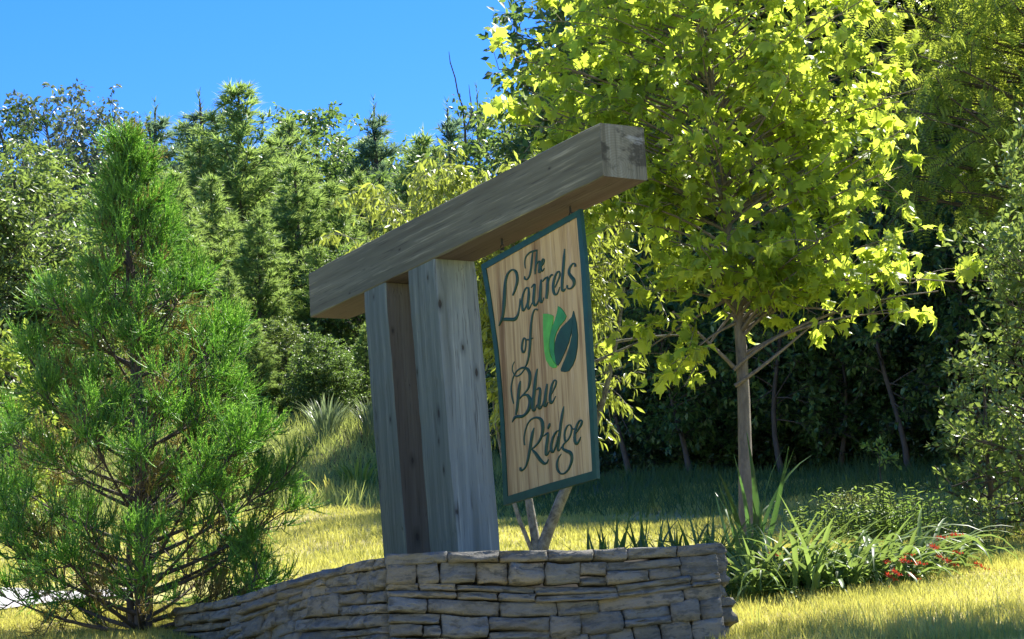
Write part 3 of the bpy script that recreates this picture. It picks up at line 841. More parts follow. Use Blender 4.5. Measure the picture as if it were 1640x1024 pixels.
# ------------------------------------------------------------------ tree builders
def crown_tree(seed, height, tr, env, nclump, clump_r, ntwig, npt, lsize, rise=.5, droop=.3, lay=.4, bend=.03, bark_sides=8, extra=(), tzf=.9, base_h=None, upright=.2, ydepth=1.0):
    """returns wood Geo and leaf arrays; env = [(h, left radius, right radius)] about the trunk"""
    rng = np.random.default_rng(seed)
    wood = Geo()
    hs_ = np.linspace(0, height * tzf, 14)
    ph = rng.uniform(0, 6, 2)
    tp = np.stack([bend * np.sin(hs_ * 1.9 + ph[0]) - bend * math.sin(ph[0]), bend * np.sin(hs_ * 1.5 + ph[1]) - bend * math.sin(ph[1]), hs_], 1)
    tube(wood, tp, tr * (1 - .85 * (hs_ / hs_[-1]) ** .9) * (1 + .35 * np.exp(-hs_ / (tr * 4))), bark_sides, 0, .08, rng)
    eh, el, er = [np.array(c, float) for c in zip(*env)]
    wts = (np.interp(np.linspace(eh[0], eh[-1], 200), eh, (el + er) / 2)) ** 1.5
    hh = rng.choice(np.linspace(eh[0], eh[-1], 200), nclump, p=wts / wts.sum())
    cs = []
    for h in hh:
        th = rng.uniform(0, 2 * math.pi); fr = rng.uniform(.15, 1) ** .6
        rl, rr = np.interp(h, eh, el), np.interp(h, eh, er)
        rx = rr if math.cos(th) > 0 else rl
        cs.append((math.cos(th) * rx * fr, math.sin(th) * (rl + rr) / 2 * fr * ydepth, h))
    cs += list(extra)
    P, T, N, S = [], [], [], []
    for c in cs:
        c = np.array(c, float)
        rad = math.hypot(c[0], c[1])
        h0 = max(min(c[2] - rad * rise, height * tzf * .97), ((base_h if base_h else eh[0] * .6) + rng.uniform(0, .6)))
        b0 = np.array([np.interp(h0, hs_, tp[:, 0]), np.interp(h0, hs_, tp[:, 1]), h0])
        mid = (b0 + c) / 2 + np.array([0, 0, rad * .12]) + rng.normal(0, .04 * (rad + .1), 3)
        br = max(.004, tr * .28 * (1 - h0 / height) + .003)
        pts = bez(b0, mid, c, 7)
        tube(wood, pts, np.linspace(br, br * .3, 7), 5, .3)
        out = norm(c - np.array([b0[0], b0[1], c[2] - .4 * rad]))
        for _ in range(ntwig):
            dr = norm(out * .7 + rng.normal(0, .75, 3) + (0, 0, upright))
            ln = clump_r * rng.uniform(.6, 1.25)
            st = pts[rng.integers(3, 7)]
            tw = bez(st, st + dr * ln * .5 + (0, 0, .06 * ln), st + dr * ln - np.array([0, 0, droop * ln * .6]), 5)
            tube(wood, tw, np.linspace(br * .3, .0015, 5), 3, .6)
            for t in rng.uniform(.15, 1, npt) ** .8:
                i = min(3, int(t * 4)); p = tw[i] + (tw[i + 1] - tw[i]) * (t * 4 - i)
                side = rng.normal(0, 1, 3)
                P.append(p + side * lsize * .18)
                T.append(norm(dr * .5 + side * .6 + np.array([0, 0, -droop * 1.6])))
                N.append(norm(rng.normal(0, lay, 3) + (0, 0, 1)))
                S.append(lsize * rng.uniform(.6, 1.25))
    return wood, np.array(P), np.array(T), np.array(N), np.array(S)

def finish_tree(name, loc, wood, leaves, tmpl, m_leaf, m_bark, label, cat='tree', group=None, nparts=0, seed=0, rot=0):
    root = empty(name, loc, rot, label=label, cat=cat, group=group)
    wood.obj('trunk', m_bark, root, smooth_=True)
    P, T, N, S = leaves
    rng = np.random.default_rng(seed + 99)
    tms = tmpl if isinstance(tmpl, list) else [tmpl]
    if nparts:
        Wp = P + np.array(loc)
        cx = 820 + FPX * (Wp @ R_) / (Wp @ F_); cyy = 512 - FPX * (Wp @ U_) / (Wp @ F_)
        inf = (cx > 0) & (cx < 1640) & (cyy > 0) & (cyy < 1024)
        key = Wp[:, 1] + np.where(inf, 0, 100) - S * 4
        o_ = np.argsort(key); a, b = o_[:nparts], o_[nparts:]
        mes = []
        for tm in tms:
            gg = Geo(); gg.add(tm[0], tm[1], .0); mes.append(gg.mesh('leaf', m_leaf))
        for q, mt in enumerate(leaf_mats(P[a], T[a], N[a], S[a])):
            o = bpy.data.objects.new('leaf', mes[q % len(mes)]); COL.objects.link(o); o.parent = root; o.matrix_local = mt
    else: b = np.arange(len(P))
    gg = Geo()
    for q, tm in enumerate(tms):
        c = b[q::len(tms)]
        spread(gg, tm, P[c], T[c], N[c], S[c], rng)
    gg.obj('foliage', m_leaf, root, kind='stuff')
    return root

def copy_tree(src, loc, rot, sc, label, group=None, mat=None, name=None):
    r = src.copy(); COL.objects.link(r)
    r.location = loc; r.rotation_euler = (0, 0, rot); r.scale = sc if hasattr(sc, '__len__') else (sc, sc, sc)
    r['label'] = label
    if group: r['group'] = group
    for ch in src.children:
        c = ch.copy(); COL.objects.link(c); c.parent = r
        if mat and ch.name.split('.')[0] in ('foliage', 'needles'):
            c.material_slots[0].link = 'OBJECT'; c.material_slots[0].material = mat
    return r

def pine(seed, height, rad, loc, label, group, m=None, shoot=.17, dens=1.25, sparse=False):
    """young pine: whorled rising branches with tufted shoots"""
    rng = np.random.default_rng(seed)
    root = empty('pine_tree', loc, 0, label=label, cat='tree', group=group)
    wood = Geo(); g = Geo()
    hs_ = np.linspace(0, height, 10)
    tx = .04 * np.sin(hs_ + seed)
    tube(wood, np.stack([tx, 0 * hs_, hs_], 1), .075 * (1 - hs_ / height) ** .8 + .008, 7, 0, .06, rng)
    P, T, N, S = [], [], [], []
    h = height * .06
    while h < height * .985:
        t = h / height
        R = rad * (1 - t) ** .8 * min(1, .45 + 2.2 * t) + .04
        nb = rng.integers(4, 7)
        a0 = rng.uniform(0, 6)
        for k in range(nb):
            a = a0 + k * 2 * math.pi / nb + rng.normal(0, .2)
            L = R * rng.uniform(.65, 1.15)
            up = .25 + 1.0 * t + rng.normal(0, .1)
            b0 = np.array([np.interp(h, hs_, tx), 0, h]); dr = norm([math.cos(a), math.sin(a), up])
            tip = b0 + dr * L
            mid = b0 + dr * L * .5 - np.array([0, 0, .07 * L])
            pts = bez(b0, mid, tip, 6)
            tube(wood, pts, np.linspace(.018 * (1 - t) + .004, .003, 6), 4, .3)
            ns_ = max(3, int(L * 13 * dens))
            for q in range(ns_):
                s = rng.uniform(.22, 1) if q else 1.
                i = min(4, int(s * 5)); p = pts[i] + (pts[i + 1] - pts[i]) * (s * 5 - i)
                sd_ = norm(dr * .6 + rng.normal(0, .6, 3) + (0, 0, .45))
                ln = (.10 + .30 * L * (1 - s)) * rng.uniform(.4, 1.1)
                tip2 = p + sd_ * ln
                tube(wood, [p, tip2], [.004, .002], 3, .5)
                nt = 2 + int(ln / .09)
                for j in range(nt):
                    c = p + sd_ * ln * (j + 1) / nt
                    kk = 8
                    dd = norm(sd_ * .9 + rng.normal(0, .62, (kk, 3)) + (0, 0, .15))
                    P.append(np.repeat(c[None], kk, 0)); T.append(dd); N.append(rand_dir(rng, kk)); S.append(shoot * rng.uniform(.55, 1.1, kk))
        h += height * rng.uniform(.028, .05) * (1 if not sparse else 1.6)
    # leader
    for j in range(12):
        c = np.array([tx[-1], 0, height * (1.02 - .011 * j)]); kk = 4
        dd = norm(np.array([0, 0, 1.3]) + rng.normal(0, .35, (kk, 3)))
        P.append(np.repeat(c[None], kk, 0)); T.append(dd); N.append(rand_dir(rng, kk)); S.append(shoot * rng.uniform(.5, 1, kk))
    P, T, N, S = [np.concatenate(q) for q in (P, T, N, S)]
    spread(g, T_needle(.12), P, T, N, S, rng)
    wood.obj('trunk', M_barkd, root, smooth_=True)
    g.obj('needles', m or M_needle, root, kind='stuff')
    return root
def gp(x, y, dz=-.03): return (x, y, float(H(x, y)) + dz)
def gpx(px, y, dz=-.03):
    """ground point at depth y below image column px (about mid height)"""
    x = 0
    for _ in range(3):
        z = float(H(x, y))
        q = -z / y   # find x so that the base of a thing at this depth sits in that column
        rr = [ray(px, p) for p in (1100, 600)]
        t = (z / y - rr[0][2]) / (rr[1][2] - rr[0][2])
        x = (rr[0][0] + (rr[1][0] - rr[0][0]) * t) * y
    return (x, y, float(H(x, y)) + dz)

# ------------------------------------------------------------------ sycamore
syb = gpx(1199, 16.5)
env = [(1.75, .3, .8), (1.95, .65, 1.35), (2.25, .75, 1.35), (2.7, .95, 1.45), (3.1, 1.4, 1.65), (3.7, 1.55, 1.75), (4.3, 1.35, 1.5), (5.0, .5, .5)]
wood, P, T, N, S = crown_tree(5, 5.4, .054, env, 190, .36, 5, 6, .098, rise=.40, droop=.30, lay=.95, bend=.035, base_h=1.3, ydepth=.68,
                              extra=[(.25, -.3, 1.75), (-.15, -.35, 1.85), (.5, -.35, 1.8), (.05, -.3, 2.1), (-.32, -.25, 1.40), (-.36, -.2, 1.2), (-.62, .1, 1.5), (1.4, -.2, 1.75), (1.1, -.3, 1.6), (.8, -.2, 1.6), (1.55, 0, 1.85), (1.3, .2, 1.9)])
for a, b_, c in (((0, 0, 1.33), (.2, -.1, 1.5), (.52, -.15, 1.6)), ((0, 0, 1.22), (.2, -.1, 1.32), (.58, -.1, 1.62)), ((0, 0, 1.35), (-.1, -.1, 1.45), (-.4, -.2, 1.72))):
    tube(wood, bez(a, b_, c, 7), np.linspace(.015, .008, 7), 6, .2)
finish_tree('sycamore_tree', syb, wood, (P, T, N, S), [T_syc(), T_syc(.9, .5, .85, .3), T_syc(.5, -.5, .9, -.5), T_syc(1.4, 1.1, .8, .2), T_syc(.1, .9, .75, .8)], M_syc, M_bark, 'young sycamore with slim grey trunk and big sunlit lobed leaves right of the sign', nparts=300, seed=5)

# ------------------------------------------------------------------ drooping leaf tree behind the sign
sb = gpx(862, 17.7)
env = [(1.0, .2, .7), (1.5, .2, .9), (1.95, .35, .9), (2.2, 1.0, .9), (2.45, 1.25, .9), (2.7, 1.3, .9), (2.88, .9, .8), (3.0, .4, .3)]
wood, P, T, N, S = crown_tree(8, 2.95, .035, env, 235, .29, 6, 12, .074, rise=.35, droop=.75, lay=.8, bend=.06, base_h=.5)
tube(wood, bez((0, 0, .0), (.06, 0, .25), (.40, -.05, .85), 9), np.linspace(.05, .03, 9) , 8, 0, .15, np.random.default_rng(3))
tube(wood, bez((.40, -.05, .85), (.6, 0, 1.2), (.75, 0, 2.0), 9), np.linspace(.03, .012, 9), 6)
tube(wood, bez((-.02, 0, .05), (-.24, -.05, .6), (-.26, 0, 1.3), 9), np.linspace(.02, .008, 9), 6, 0, .2, np.random.default_rng(5))
tube(wood, bez((0, 0, 1.45), (.6, -.1, 1.62), (1.15, -.1, 1.60), 9), np.linspace(.02, .006, 9), 6)
tube(wood, bez((0, 0, 1.3), (.5, -.1, 1.42), (.95, -.1, 1.62), 9), np.linspace(.022, .006, 9), 6)
finish_tree('sourwood_tree', sb, wood, (P, T, N, S), T_long(.3, .5), M_sour, M_lichen, 'small spreading tree with narrow drooping leaves and lichened trunks behind the sign', nparts=300, seed=8)

# ------------------------------------------------------------------ locust at the upper right
lb = gp(5.5, 22.6)
env = [(2.7, 1.3, 1), (3.0, 2.0, 1.5), (3.6, 2.3, 2), (4.6, 2.2, 1.8), (5.6, 1.4, 1)]
wood, P, T, N, S = crown_tree(12, 6.3, .12, env, 190, .45, 6, 5, .23, rise=.35, droop=.5, lay=.6, bend=.08, base_h=1.6)
finish_tree('locust_tree', lb, wood, (P, T, N, S), T_compound(9), M_locust, M_barkd, 'tree with feathery compound leaves reaching in from the upper right edge', seed=12)

# ------------------------------------------------------------------ evergreen bush on the right edge
bb = gp(3.8, 17.3)
env = [(.1, .7, .8), (.5, .85, 1.0), (1.0, .6, 1), (1.5, .35, .9), (2.1, .5, .9), (2.6, .3, .6), (3.0, .1, .2)]
wood, P, T, N, S = crown_tree(14, 2.9, .05, env, 135, .22, 6, 10, .062, rise=.6, droop=.0, lay=1.2, bend=.05, base_h=.05, upright=.8)
finish_tree('evergreen_bush', bb, wood, (P, T, N, S), T_rhomb(.5, .1), M_bush, M_barkd, 'tall thick leaved bush at the right edge behind the red flowers', 'bush', seed=14)
bb = gp(3.55, 18.6)
env = [(.1, .4, .4), (.5, .45, .45), (1.0, .3, .4), (1.45, .1, .2)]
wood, P, T, N, S = crown_tree(15, 1.6, .03, env, 40, .2, 6, 9, .06, rise=.6, droop=0, lay=1.2, base_h=.05, upright=.8)
finish_tree('evergreen_bush', bb, wood, (P, T, N, S), T_rhomb(.5, .1), M_bush, M_barkd, 'smaller rounded bush left of the tall thick leaved bush', 'bush', seed=15)
# sapling with few pale leaves
sp = gpx(1418, 21)
env = [(.35, .1, .1), (.55, .16, .16), (.7, .06, .06)]
wood, P, T, N, S = crown_tree(16, .75, .008, env, 6, .09, 4, 4, .06, rise=.5, droop=0, lay=1, base_h=.2)
finish_tree('sapling', sp, wood, (P, T, N, S), T_rhomb(.5, .1), M_shrub, M_barkd, 'thin sapling with a few pale leaves before the dark trees', 'sapling', seed=16)

# ------------------------------------------------------------------ bright shrub on the left edge
lb = gp(-5.05, 24.5)
env = [(.1, .5, .3), (.8, .7, .45), (1.5, .6, .45), (2.0, .4, .35), (2.3, .1, .1)]
wood, P, T, N, S = crown_tree(17, 2.2, .03, env, 60, .24, 6, 7, .085, rise=.5, droop=.1, lay=1, base_h=.1, upright=.5)
finish_tree('leafy_shrub', lb, wood, (P, T, N, S), T_rhomb(.6, .1), M_shrub, M_barkd, 'bright yellow green shrub at the left edge behind the cedar', 'shrub', seed=17)

# ------------------------------------------------------------------ japanese cedar in front on the left
def cedar():
    rng = np.random.default_rng(21)
    loc = gpx(229, 14.45)
    root = empty('cedar_tree', loc, 0, label='young feathery cedar with rope like green shoots left of the stone wall', cat='tree')
    wood = Geo()
    Ht = 3.0
    hs_ = np.linspace(0, Ht, 14)
    tube(wood, np.stack([.02 * np.sin(hs_ * 2), 0 * hs_, hs_], 1), .05 * (1 - hs_ / Ht) ** .8 + .006, 8, 0, .1, rng)
    tube(wood, bez((-.06, .02, 0), (-.10, .02, .4), (-.03, .02, 1.15), 8), np.linspace(.025, .012, 8), 6)
    env_h = [0, .15, .45, .8, 1.05, 1.35, 1.6, 1.85, 2.1, 2.4, 2.75, 3.0]
    env_l = [.72, .79, .855, .828, .792, .72, .54, .46, .27, .13, .06, .01]
    env_r = [.495, .72, .918, .972, .954, .828, .56, .50, .27, .13, .06, .01]
    A = {0: [[], [], [], []], 1: [[], [], [], []]}
    def shoots(c, dr, n_, sz, dry):
        a = A[1 if dry else 0]
        dd = norm(dr * .8 + rng.normal(0, .55, (n_, 3)) + (0, 0, .30))
        a[0].append(c + rng.normal(0, .012, (n_, 3))); a[1].append(dd)
        a[2].append(norm(np.cross(np.cross(dd, [0, 0, 1.]) + 1e-4, dd) * 1 + rng.normal(0, .25, (n_, 3)))); a[3].append(sz * rng.uniform(.55, 1.15, n_))
    for k in range(108):
        h = .05 + (Ht - .12) * (k / 108) ** 1.0
        a = k * 2.399 + rng.normal(0, .3)
        el_, er_ = np.interp(h, env_h, env_l), np.interp(h, env_h, env_r)
        R = (er_ if math.cos(a) > 0 else el_)
        R = (R * abs(math.cos(a)) + (el_ + er_) / 2 * abs(math.sin(a))) / (abs(math.cos(a)) + abs(math.sin(a))) * rng.choice([.62, .85, 1.0, 1.1]) * rng.uniform(.94, 1.06)
        t = h / Ht
        rise = .30 + .55 * t
        h0 = max(.02, h - R * rise * .75)
        b0 = np.array([0, 0, h0]); tip = np.array([math.cos(a) * R, math.sin(a) * R, h + R * .15])
        mid = (b0 + tip) / 2 - np.array([0, 0, .10 * R])
        pts = bez(b0, mid, tip, 8)
        tube(wood, pts, np.linspace(.014 * (1 - t) + .005, .003, 8), 5, .3)
        L = np.linalg.norm(tip - b0); bd = norm(tip - b0)
        nb = max(6, int(L * 17))
        for q in range(nb):
            s = rng.uniform(.3, 1) ** .7 if q > 1 else 1.
            i = min(6, int(s * 7)); p = pts[i] + (pts[i + 1] - pts[i]) * (s * 7 - i)
            sd_ = norm(bd * .7 + rng.normal(0, .55, 3) + (0, 0, .35))
            ln = .10 + .22 * (1 - s) * L + rng.uniform(0, .08)
            tip2 = p + sd_ * ln
            tube(wood, [p, p + sd_ * ln * .5, tip2], [.005, .004, .002], 3, .5)
            inner_ = s < .68
            for j in range(3):
                c = p + sd_ * ln * (.4 + .3 * j)
                dry = inner_ and rng.random() < .75
                shoots(c, sd_, (4 if j < 2 else 12) if h > .9 else (3 if j < 2 else 12), .135 if not dry else .11, dry)
    for j in range(9):
        shoots(np.array([0, 0, Ht - .05 * j]), np.array([rng.normal(0, .3), rng.normal(0, .3), 1.2]), 5, .15, False)
    wood.obj('trunk', M_barkd, root, smooth_=True)
    for k_, m in ((0, M_cedar), (1, M_cedar_dry)):
        P, T, N, S = [np.concatenate(q) for q in A[k_]]
        g = Geo(); spread(g, T_shoot(), P, T, N, S, rng)
        o = g.obj('foliage', m, root, kind='stuff')
        if k_: o['label'] = 'bronze inner shoots'
cedar()

# ------------------------------------------------------------------ the wood behind: prototypes, then copies
REF = 6.0
def where(px):
    marks = [(-9999, 'off the left edge'), (-20, 'at the left edge'), (70, 'left of the cedar top'), (150, 'directly behind the cedar top'), (235, 'just right of the cedar top'), (310, 'midway between cedar and beam'),
             (385, 'left of the beam end'), (455, 'right behind the beam end'), (530, 'above the left beam end'), (600, 'above the left post'), (670, 'above the right post'), (730, 'left of the sycamore crown'),
             (800, 'behind the left fringe of the sycamore'), (880, 'behind the high end of the beam'), (960, 'just right of the beam tip'), (1040, 'behind the left of the sycamore trunk'), (1130, 'behind the sycamore trunk'),
             (1210, 'just right of the sycamore trunk'), (1290, 'behind the red flowers'), (1370, 'behind the thin sapling'), (1450, 'left of the tall right bush'), (1530, 'behind the tall right bush'), (1610, 'at the right edge'), (1700, 'off the right edge'), (1800, 'well off the right edge'), (1950, 'far off the right edge'), (2100, 'farther off the right edge still'), (2280, 'farthest off the right edge')]
    return [t for a, t in marks if px >= a][-1]
protos = {}
made = []
def plant(kind, px, y, top, mat=None, sx=1.0, extra_label=''):
    rng = random.Random(int(px * 7 + y * 13))
    loc = gpx(px, y)
    zt = at(px, top, y)[2]
    hgt = max(1.2, zt - loc[2])
    s = hgt / REF
    kn, kd = {'pine': ('pine', 'pine_a'), 'pine2': ('slender pine', 'pine_b'), 'pine3': ('full pine', 'pine_c'), 'broad': ('broadleaf tree', 'broad_a'), 'broad2': ('bushy broadleaf tree', 'broad_b'),
              'broad3': ('loose broadleaf tree', 'broad_c'), 'oak': ('airy grey green oak', 'oak'), 'under': ('low leafy thicket tree', 'under')}[kind]
    row = 'front' if y < 35.5 else ('second' if y < 41.5 else ('third' if y < 48 else 'rear'))
    tone = {None: 'green', 'M_yell': 'yellowish', 'M_dim': 'dark', 'M_needle2': 'bluish', 'M_grey': 'pale'}[mat]
    label = f"{extra_label}{tone} {kn} in the {row} row {where(px)}"
    g_ = 'pines of the wood behind the sign' if 'pine' in kind else 'leafy trees of the wood behind the sign'
    m = globals()[mat] if mat else None
    if 'pine' in kind and px < 780: sx *= 1.65
    sc = (s * sx * rng.uniform(.93, 1.1), s * sx * rng.uniform(.93, 1.1), s)
    if sx == 1.0 and s < .8: sc = (sc[0] * 1.25, sc[1] * 1.25, s)
    rot = rng.uniform(0, 6.28)
    base = protos[kd]
    if base not in made:
        made.append(base); base.location = loc; base.rotation_euler = (0, 0, rot); base.scale = sc; base['label'] = label; base['group'] = g_
        if m:
            for ch in base.children:
                if ch.name.split('.')[0] in ('foliage', 'needles'):
                    ch.material_slots[0].link = 'OBJECT'; ch.material_slots[0].material = m
        return base
    return copy_tree(base, loc, rot, sc, label, g_, m)

protos['pine_a'] = pine(31, REF, 1.35, (0, 0, 0), 'x', 'x')
protos['pine_b'] = pine(32, REF, 1.05, (0, 0, 0), 'x', 'x', sparse=True, dens=1.6)
protos['pine_c'] = pine(33, REF, 1.7, (0, 0, 0), 'x', 'x', dens=1.2)
def broad(seed, env, ncl, cr, ls, m=M_forest, tmpl=None, npt=11, ntw=7, tr=.10, name='forest_tree', droop=.25, bark=M_barkd, base_h=.4):
    wd_, P, T, N, S = crown_tree(seed, REF, tr, env, ncl, cr, ntw, npt, ls, rise=.5, droop=droop, lay=.9, bend=.10, base_h=base_h, bark_sides=7)
    return finish_tree(name, (0, 0, 0), wd_, (P, T, N, S), tmpl or T_rhomb(.55, .12), m, bark, 'x', seed=seed)
protos['broad_a'] = broad(41, [(.3, 1.2, 1.2), (1.5, 1.5, 1.5), (3, 1.55, 1.6), (4.5, 1.3, 1.2), (5.6, .6, .6), (5.95, .1, .1)], 190, .42, .11)
protos['broad_b'] = broad(42, [(.1, 1.3, 1.1), (1, 1.6, 1.6), (2.2, 1.7, 1.5), (3.6, 1.3, 1.6), (5, 1.0, .8), (5.9, .3, .2)], 200, .40, .12, tmpl=T_long(.36, .35))
protos['broad_c'] = broad(43, [(.8, .9, .9), (2, 1.2, 1.2), (3.4, 1.3, 1.1), (4.6, 1.0, 1.2), (5.6, .6, .6), (6, .1, .1)], 110, .38, .11)
protos['oak'] = broad(44, [(2.0, .6, .6), (3.2, 1.0, 1.1), (4.2, 1.2, 1.3), (5.2, 1.2, 1.0), (5.9, .5, .5)], 80, .34, .10, m=M_grey, npt=9, name='oak_tree', bark=M_bark)
protos['under'] = broad(45, [(.05, 2.2, 2.2), (1.5, 2.5, 2.4), (3, 2.4, 2.5), (4.8, 1.8, 1.6), (5.8, .6, .6)], 300, .6, .135, npt=15, name='thicket_tree', base_h=.05, tr=.05)

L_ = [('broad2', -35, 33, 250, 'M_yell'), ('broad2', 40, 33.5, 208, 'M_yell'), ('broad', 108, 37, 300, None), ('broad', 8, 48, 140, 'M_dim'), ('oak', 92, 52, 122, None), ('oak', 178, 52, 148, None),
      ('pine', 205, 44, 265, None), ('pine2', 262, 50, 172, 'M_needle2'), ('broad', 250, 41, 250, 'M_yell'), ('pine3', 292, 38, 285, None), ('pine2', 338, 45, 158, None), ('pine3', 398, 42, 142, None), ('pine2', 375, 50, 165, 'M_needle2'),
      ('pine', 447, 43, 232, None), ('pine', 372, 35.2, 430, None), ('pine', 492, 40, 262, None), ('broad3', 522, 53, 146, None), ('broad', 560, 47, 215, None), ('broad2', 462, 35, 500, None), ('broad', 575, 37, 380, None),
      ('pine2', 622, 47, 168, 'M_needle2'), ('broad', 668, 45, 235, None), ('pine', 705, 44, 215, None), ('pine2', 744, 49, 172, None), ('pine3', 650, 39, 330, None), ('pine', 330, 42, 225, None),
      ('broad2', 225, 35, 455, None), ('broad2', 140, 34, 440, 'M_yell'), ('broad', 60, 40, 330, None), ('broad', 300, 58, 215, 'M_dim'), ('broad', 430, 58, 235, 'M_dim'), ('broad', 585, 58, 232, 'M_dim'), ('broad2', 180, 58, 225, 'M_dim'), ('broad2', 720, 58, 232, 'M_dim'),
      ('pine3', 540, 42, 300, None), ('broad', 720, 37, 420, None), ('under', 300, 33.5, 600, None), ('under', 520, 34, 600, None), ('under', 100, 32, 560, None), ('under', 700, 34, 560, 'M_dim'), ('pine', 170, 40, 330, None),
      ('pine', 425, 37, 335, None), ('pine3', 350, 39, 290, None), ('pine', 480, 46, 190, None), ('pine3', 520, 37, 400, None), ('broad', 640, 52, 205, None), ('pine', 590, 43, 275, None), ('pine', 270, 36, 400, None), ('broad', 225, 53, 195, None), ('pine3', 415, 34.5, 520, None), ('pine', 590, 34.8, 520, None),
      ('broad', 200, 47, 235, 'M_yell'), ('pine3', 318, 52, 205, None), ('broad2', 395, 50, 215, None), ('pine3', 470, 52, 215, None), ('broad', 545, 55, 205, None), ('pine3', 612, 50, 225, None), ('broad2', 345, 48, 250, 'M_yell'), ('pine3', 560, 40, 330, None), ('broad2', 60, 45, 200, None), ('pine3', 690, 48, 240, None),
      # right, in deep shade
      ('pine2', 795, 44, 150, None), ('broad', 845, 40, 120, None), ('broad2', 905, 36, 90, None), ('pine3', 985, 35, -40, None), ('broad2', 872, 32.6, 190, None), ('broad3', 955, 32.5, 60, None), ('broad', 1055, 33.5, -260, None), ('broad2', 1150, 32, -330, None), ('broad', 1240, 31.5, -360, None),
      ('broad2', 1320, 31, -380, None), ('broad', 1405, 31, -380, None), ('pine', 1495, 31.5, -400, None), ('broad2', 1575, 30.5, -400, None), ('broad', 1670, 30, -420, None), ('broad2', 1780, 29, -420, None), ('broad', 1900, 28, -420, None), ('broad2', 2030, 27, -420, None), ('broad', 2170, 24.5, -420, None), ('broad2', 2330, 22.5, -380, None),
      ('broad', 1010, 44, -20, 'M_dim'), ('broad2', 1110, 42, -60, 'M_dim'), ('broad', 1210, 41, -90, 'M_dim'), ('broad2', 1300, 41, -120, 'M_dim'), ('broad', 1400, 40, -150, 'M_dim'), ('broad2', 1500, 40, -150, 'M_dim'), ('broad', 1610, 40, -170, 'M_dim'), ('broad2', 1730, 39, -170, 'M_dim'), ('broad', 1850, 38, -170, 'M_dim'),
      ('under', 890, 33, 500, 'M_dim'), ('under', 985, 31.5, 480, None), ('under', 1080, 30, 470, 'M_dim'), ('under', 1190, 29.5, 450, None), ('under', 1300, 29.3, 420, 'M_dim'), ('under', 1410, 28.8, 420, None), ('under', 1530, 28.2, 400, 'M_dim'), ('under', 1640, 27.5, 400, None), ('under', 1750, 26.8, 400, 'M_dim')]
for a in L_: plant(*a)

wood, P, T, N, S = crown_tree(47, REF, .10, [(2.9, .7, .7), (3.6, 1.2, 1.2), (4.6, 1.3, 1.3), (5.6, .8, .8), (5.95, .2, .2)], 150, .38, 7, 10, .085, rise=.5, base_h=2.2, bend=.08)
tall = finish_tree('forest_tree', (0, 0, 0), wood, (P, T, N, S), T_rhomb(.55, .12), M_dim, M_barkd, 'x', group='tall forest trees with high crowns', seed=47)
TL = [(5.4, 29.4, 'over the thin sapling'), (7.2, 29.4, 'at the right edge'), (6.4, 33.2, 'deeper in the wood behind the sapling'),
      (8.2, 32.4, 'deeper in the wood off the right edge')]
for i, (x, y, wh) in enumerate(TL):
    o = tall if i == 0 else copy_tree(tall, (0, 0, 0), 0, 1, '')
    o.location = gp(x, y); o.rotation_euler = (0, 0, i * 1.7); k = 2.1 if x > 0 else 1.35; o.scale = (k, k, k)
    o['label'] = 'tall dark forest tree with a high crown ' + wh

for i, (px, y, hh, rad) in enumerate(((1010, 28.6, 3.6, .7), (1105, 28.0, 2.6, .6), (1255, 27.6, 3.8, .8), (1345, 28.2, 2.2, .7), (1455, 27.2, 4.2, .8), (1560, 26.8, 3.4, .8))):
    wood, P, T, N, S = crown_tree(90 + i, hh, .035, [(hh * .12, rad * .5, rad * .5), (hh * .6, rad, rad), (hh * .97, .2, .2)], 44, .32, 6, 9, .085, rise=.5, base_h=hh * .15, bend=.10)
    finish_tree('understory_tree', gpx(px, y), wood, (P, T, N, S), T_rhomb(.55, .12), M_forest if i % 2 else M_bush, M_barkd, 'slender understory tree with a thin leaning trunk ' + where(px), group='slender trees in front of the dark wood', seed=90 + i)

# bare dead stem standing above the wood
b0 = gpx(752, 40)
root = empty('dead_tree', b0, 0, label='thin bare dead stem rising into the sky above the beam', cat='dead tree')
g = Geo()
def rel(px, py, y=40): return at(px, py, y) - np.array(b0)
tube(g, [(0, 0, 0), rel(748, 400), rel(745, 210), rel(741, 172), rel(733, 148), rel(729, 125), rel(721, 100), rel(719, 83)], [.05, .04, .022, .016, .014, .012, .010, .005], 6)
tube(g, [rel(745, 210), rel(757, 180), rel(753, 155), rel(751, 136)], [.014, .012, .009, .004], 5)
g.obj('trunk', M_barkd, root)

# trees beside the camera that shade the near lawn and the wall
wood, P, T, N, S = crown_tree(81, 7.2, .11, [(4.3, 1.2, 1.2), (4.9, 1.9, 1.9), (5.8, 2.0, 2.0), (6.8, 1.2, 1.2)], 150, .45, 7, 8, .13, rise=.6, base_h=2.6)
finish_tree('roadside_tree', gp(4.95, 14.2), wood, (P, T, N, S), T_rhomb(.6, .12), M_forest, M_barkd, 'tall roadside tree just off the right edge whose crown shades the near lawn', seed=81)
copy_tree([o for o in COL.objects if o.name == 'roadside_tree'][0], gp(1.9, 11.0 + .2) if False else gp(7.6, 11.5), 2.1, 1.0, 'second roadside tree farther off the right edge')

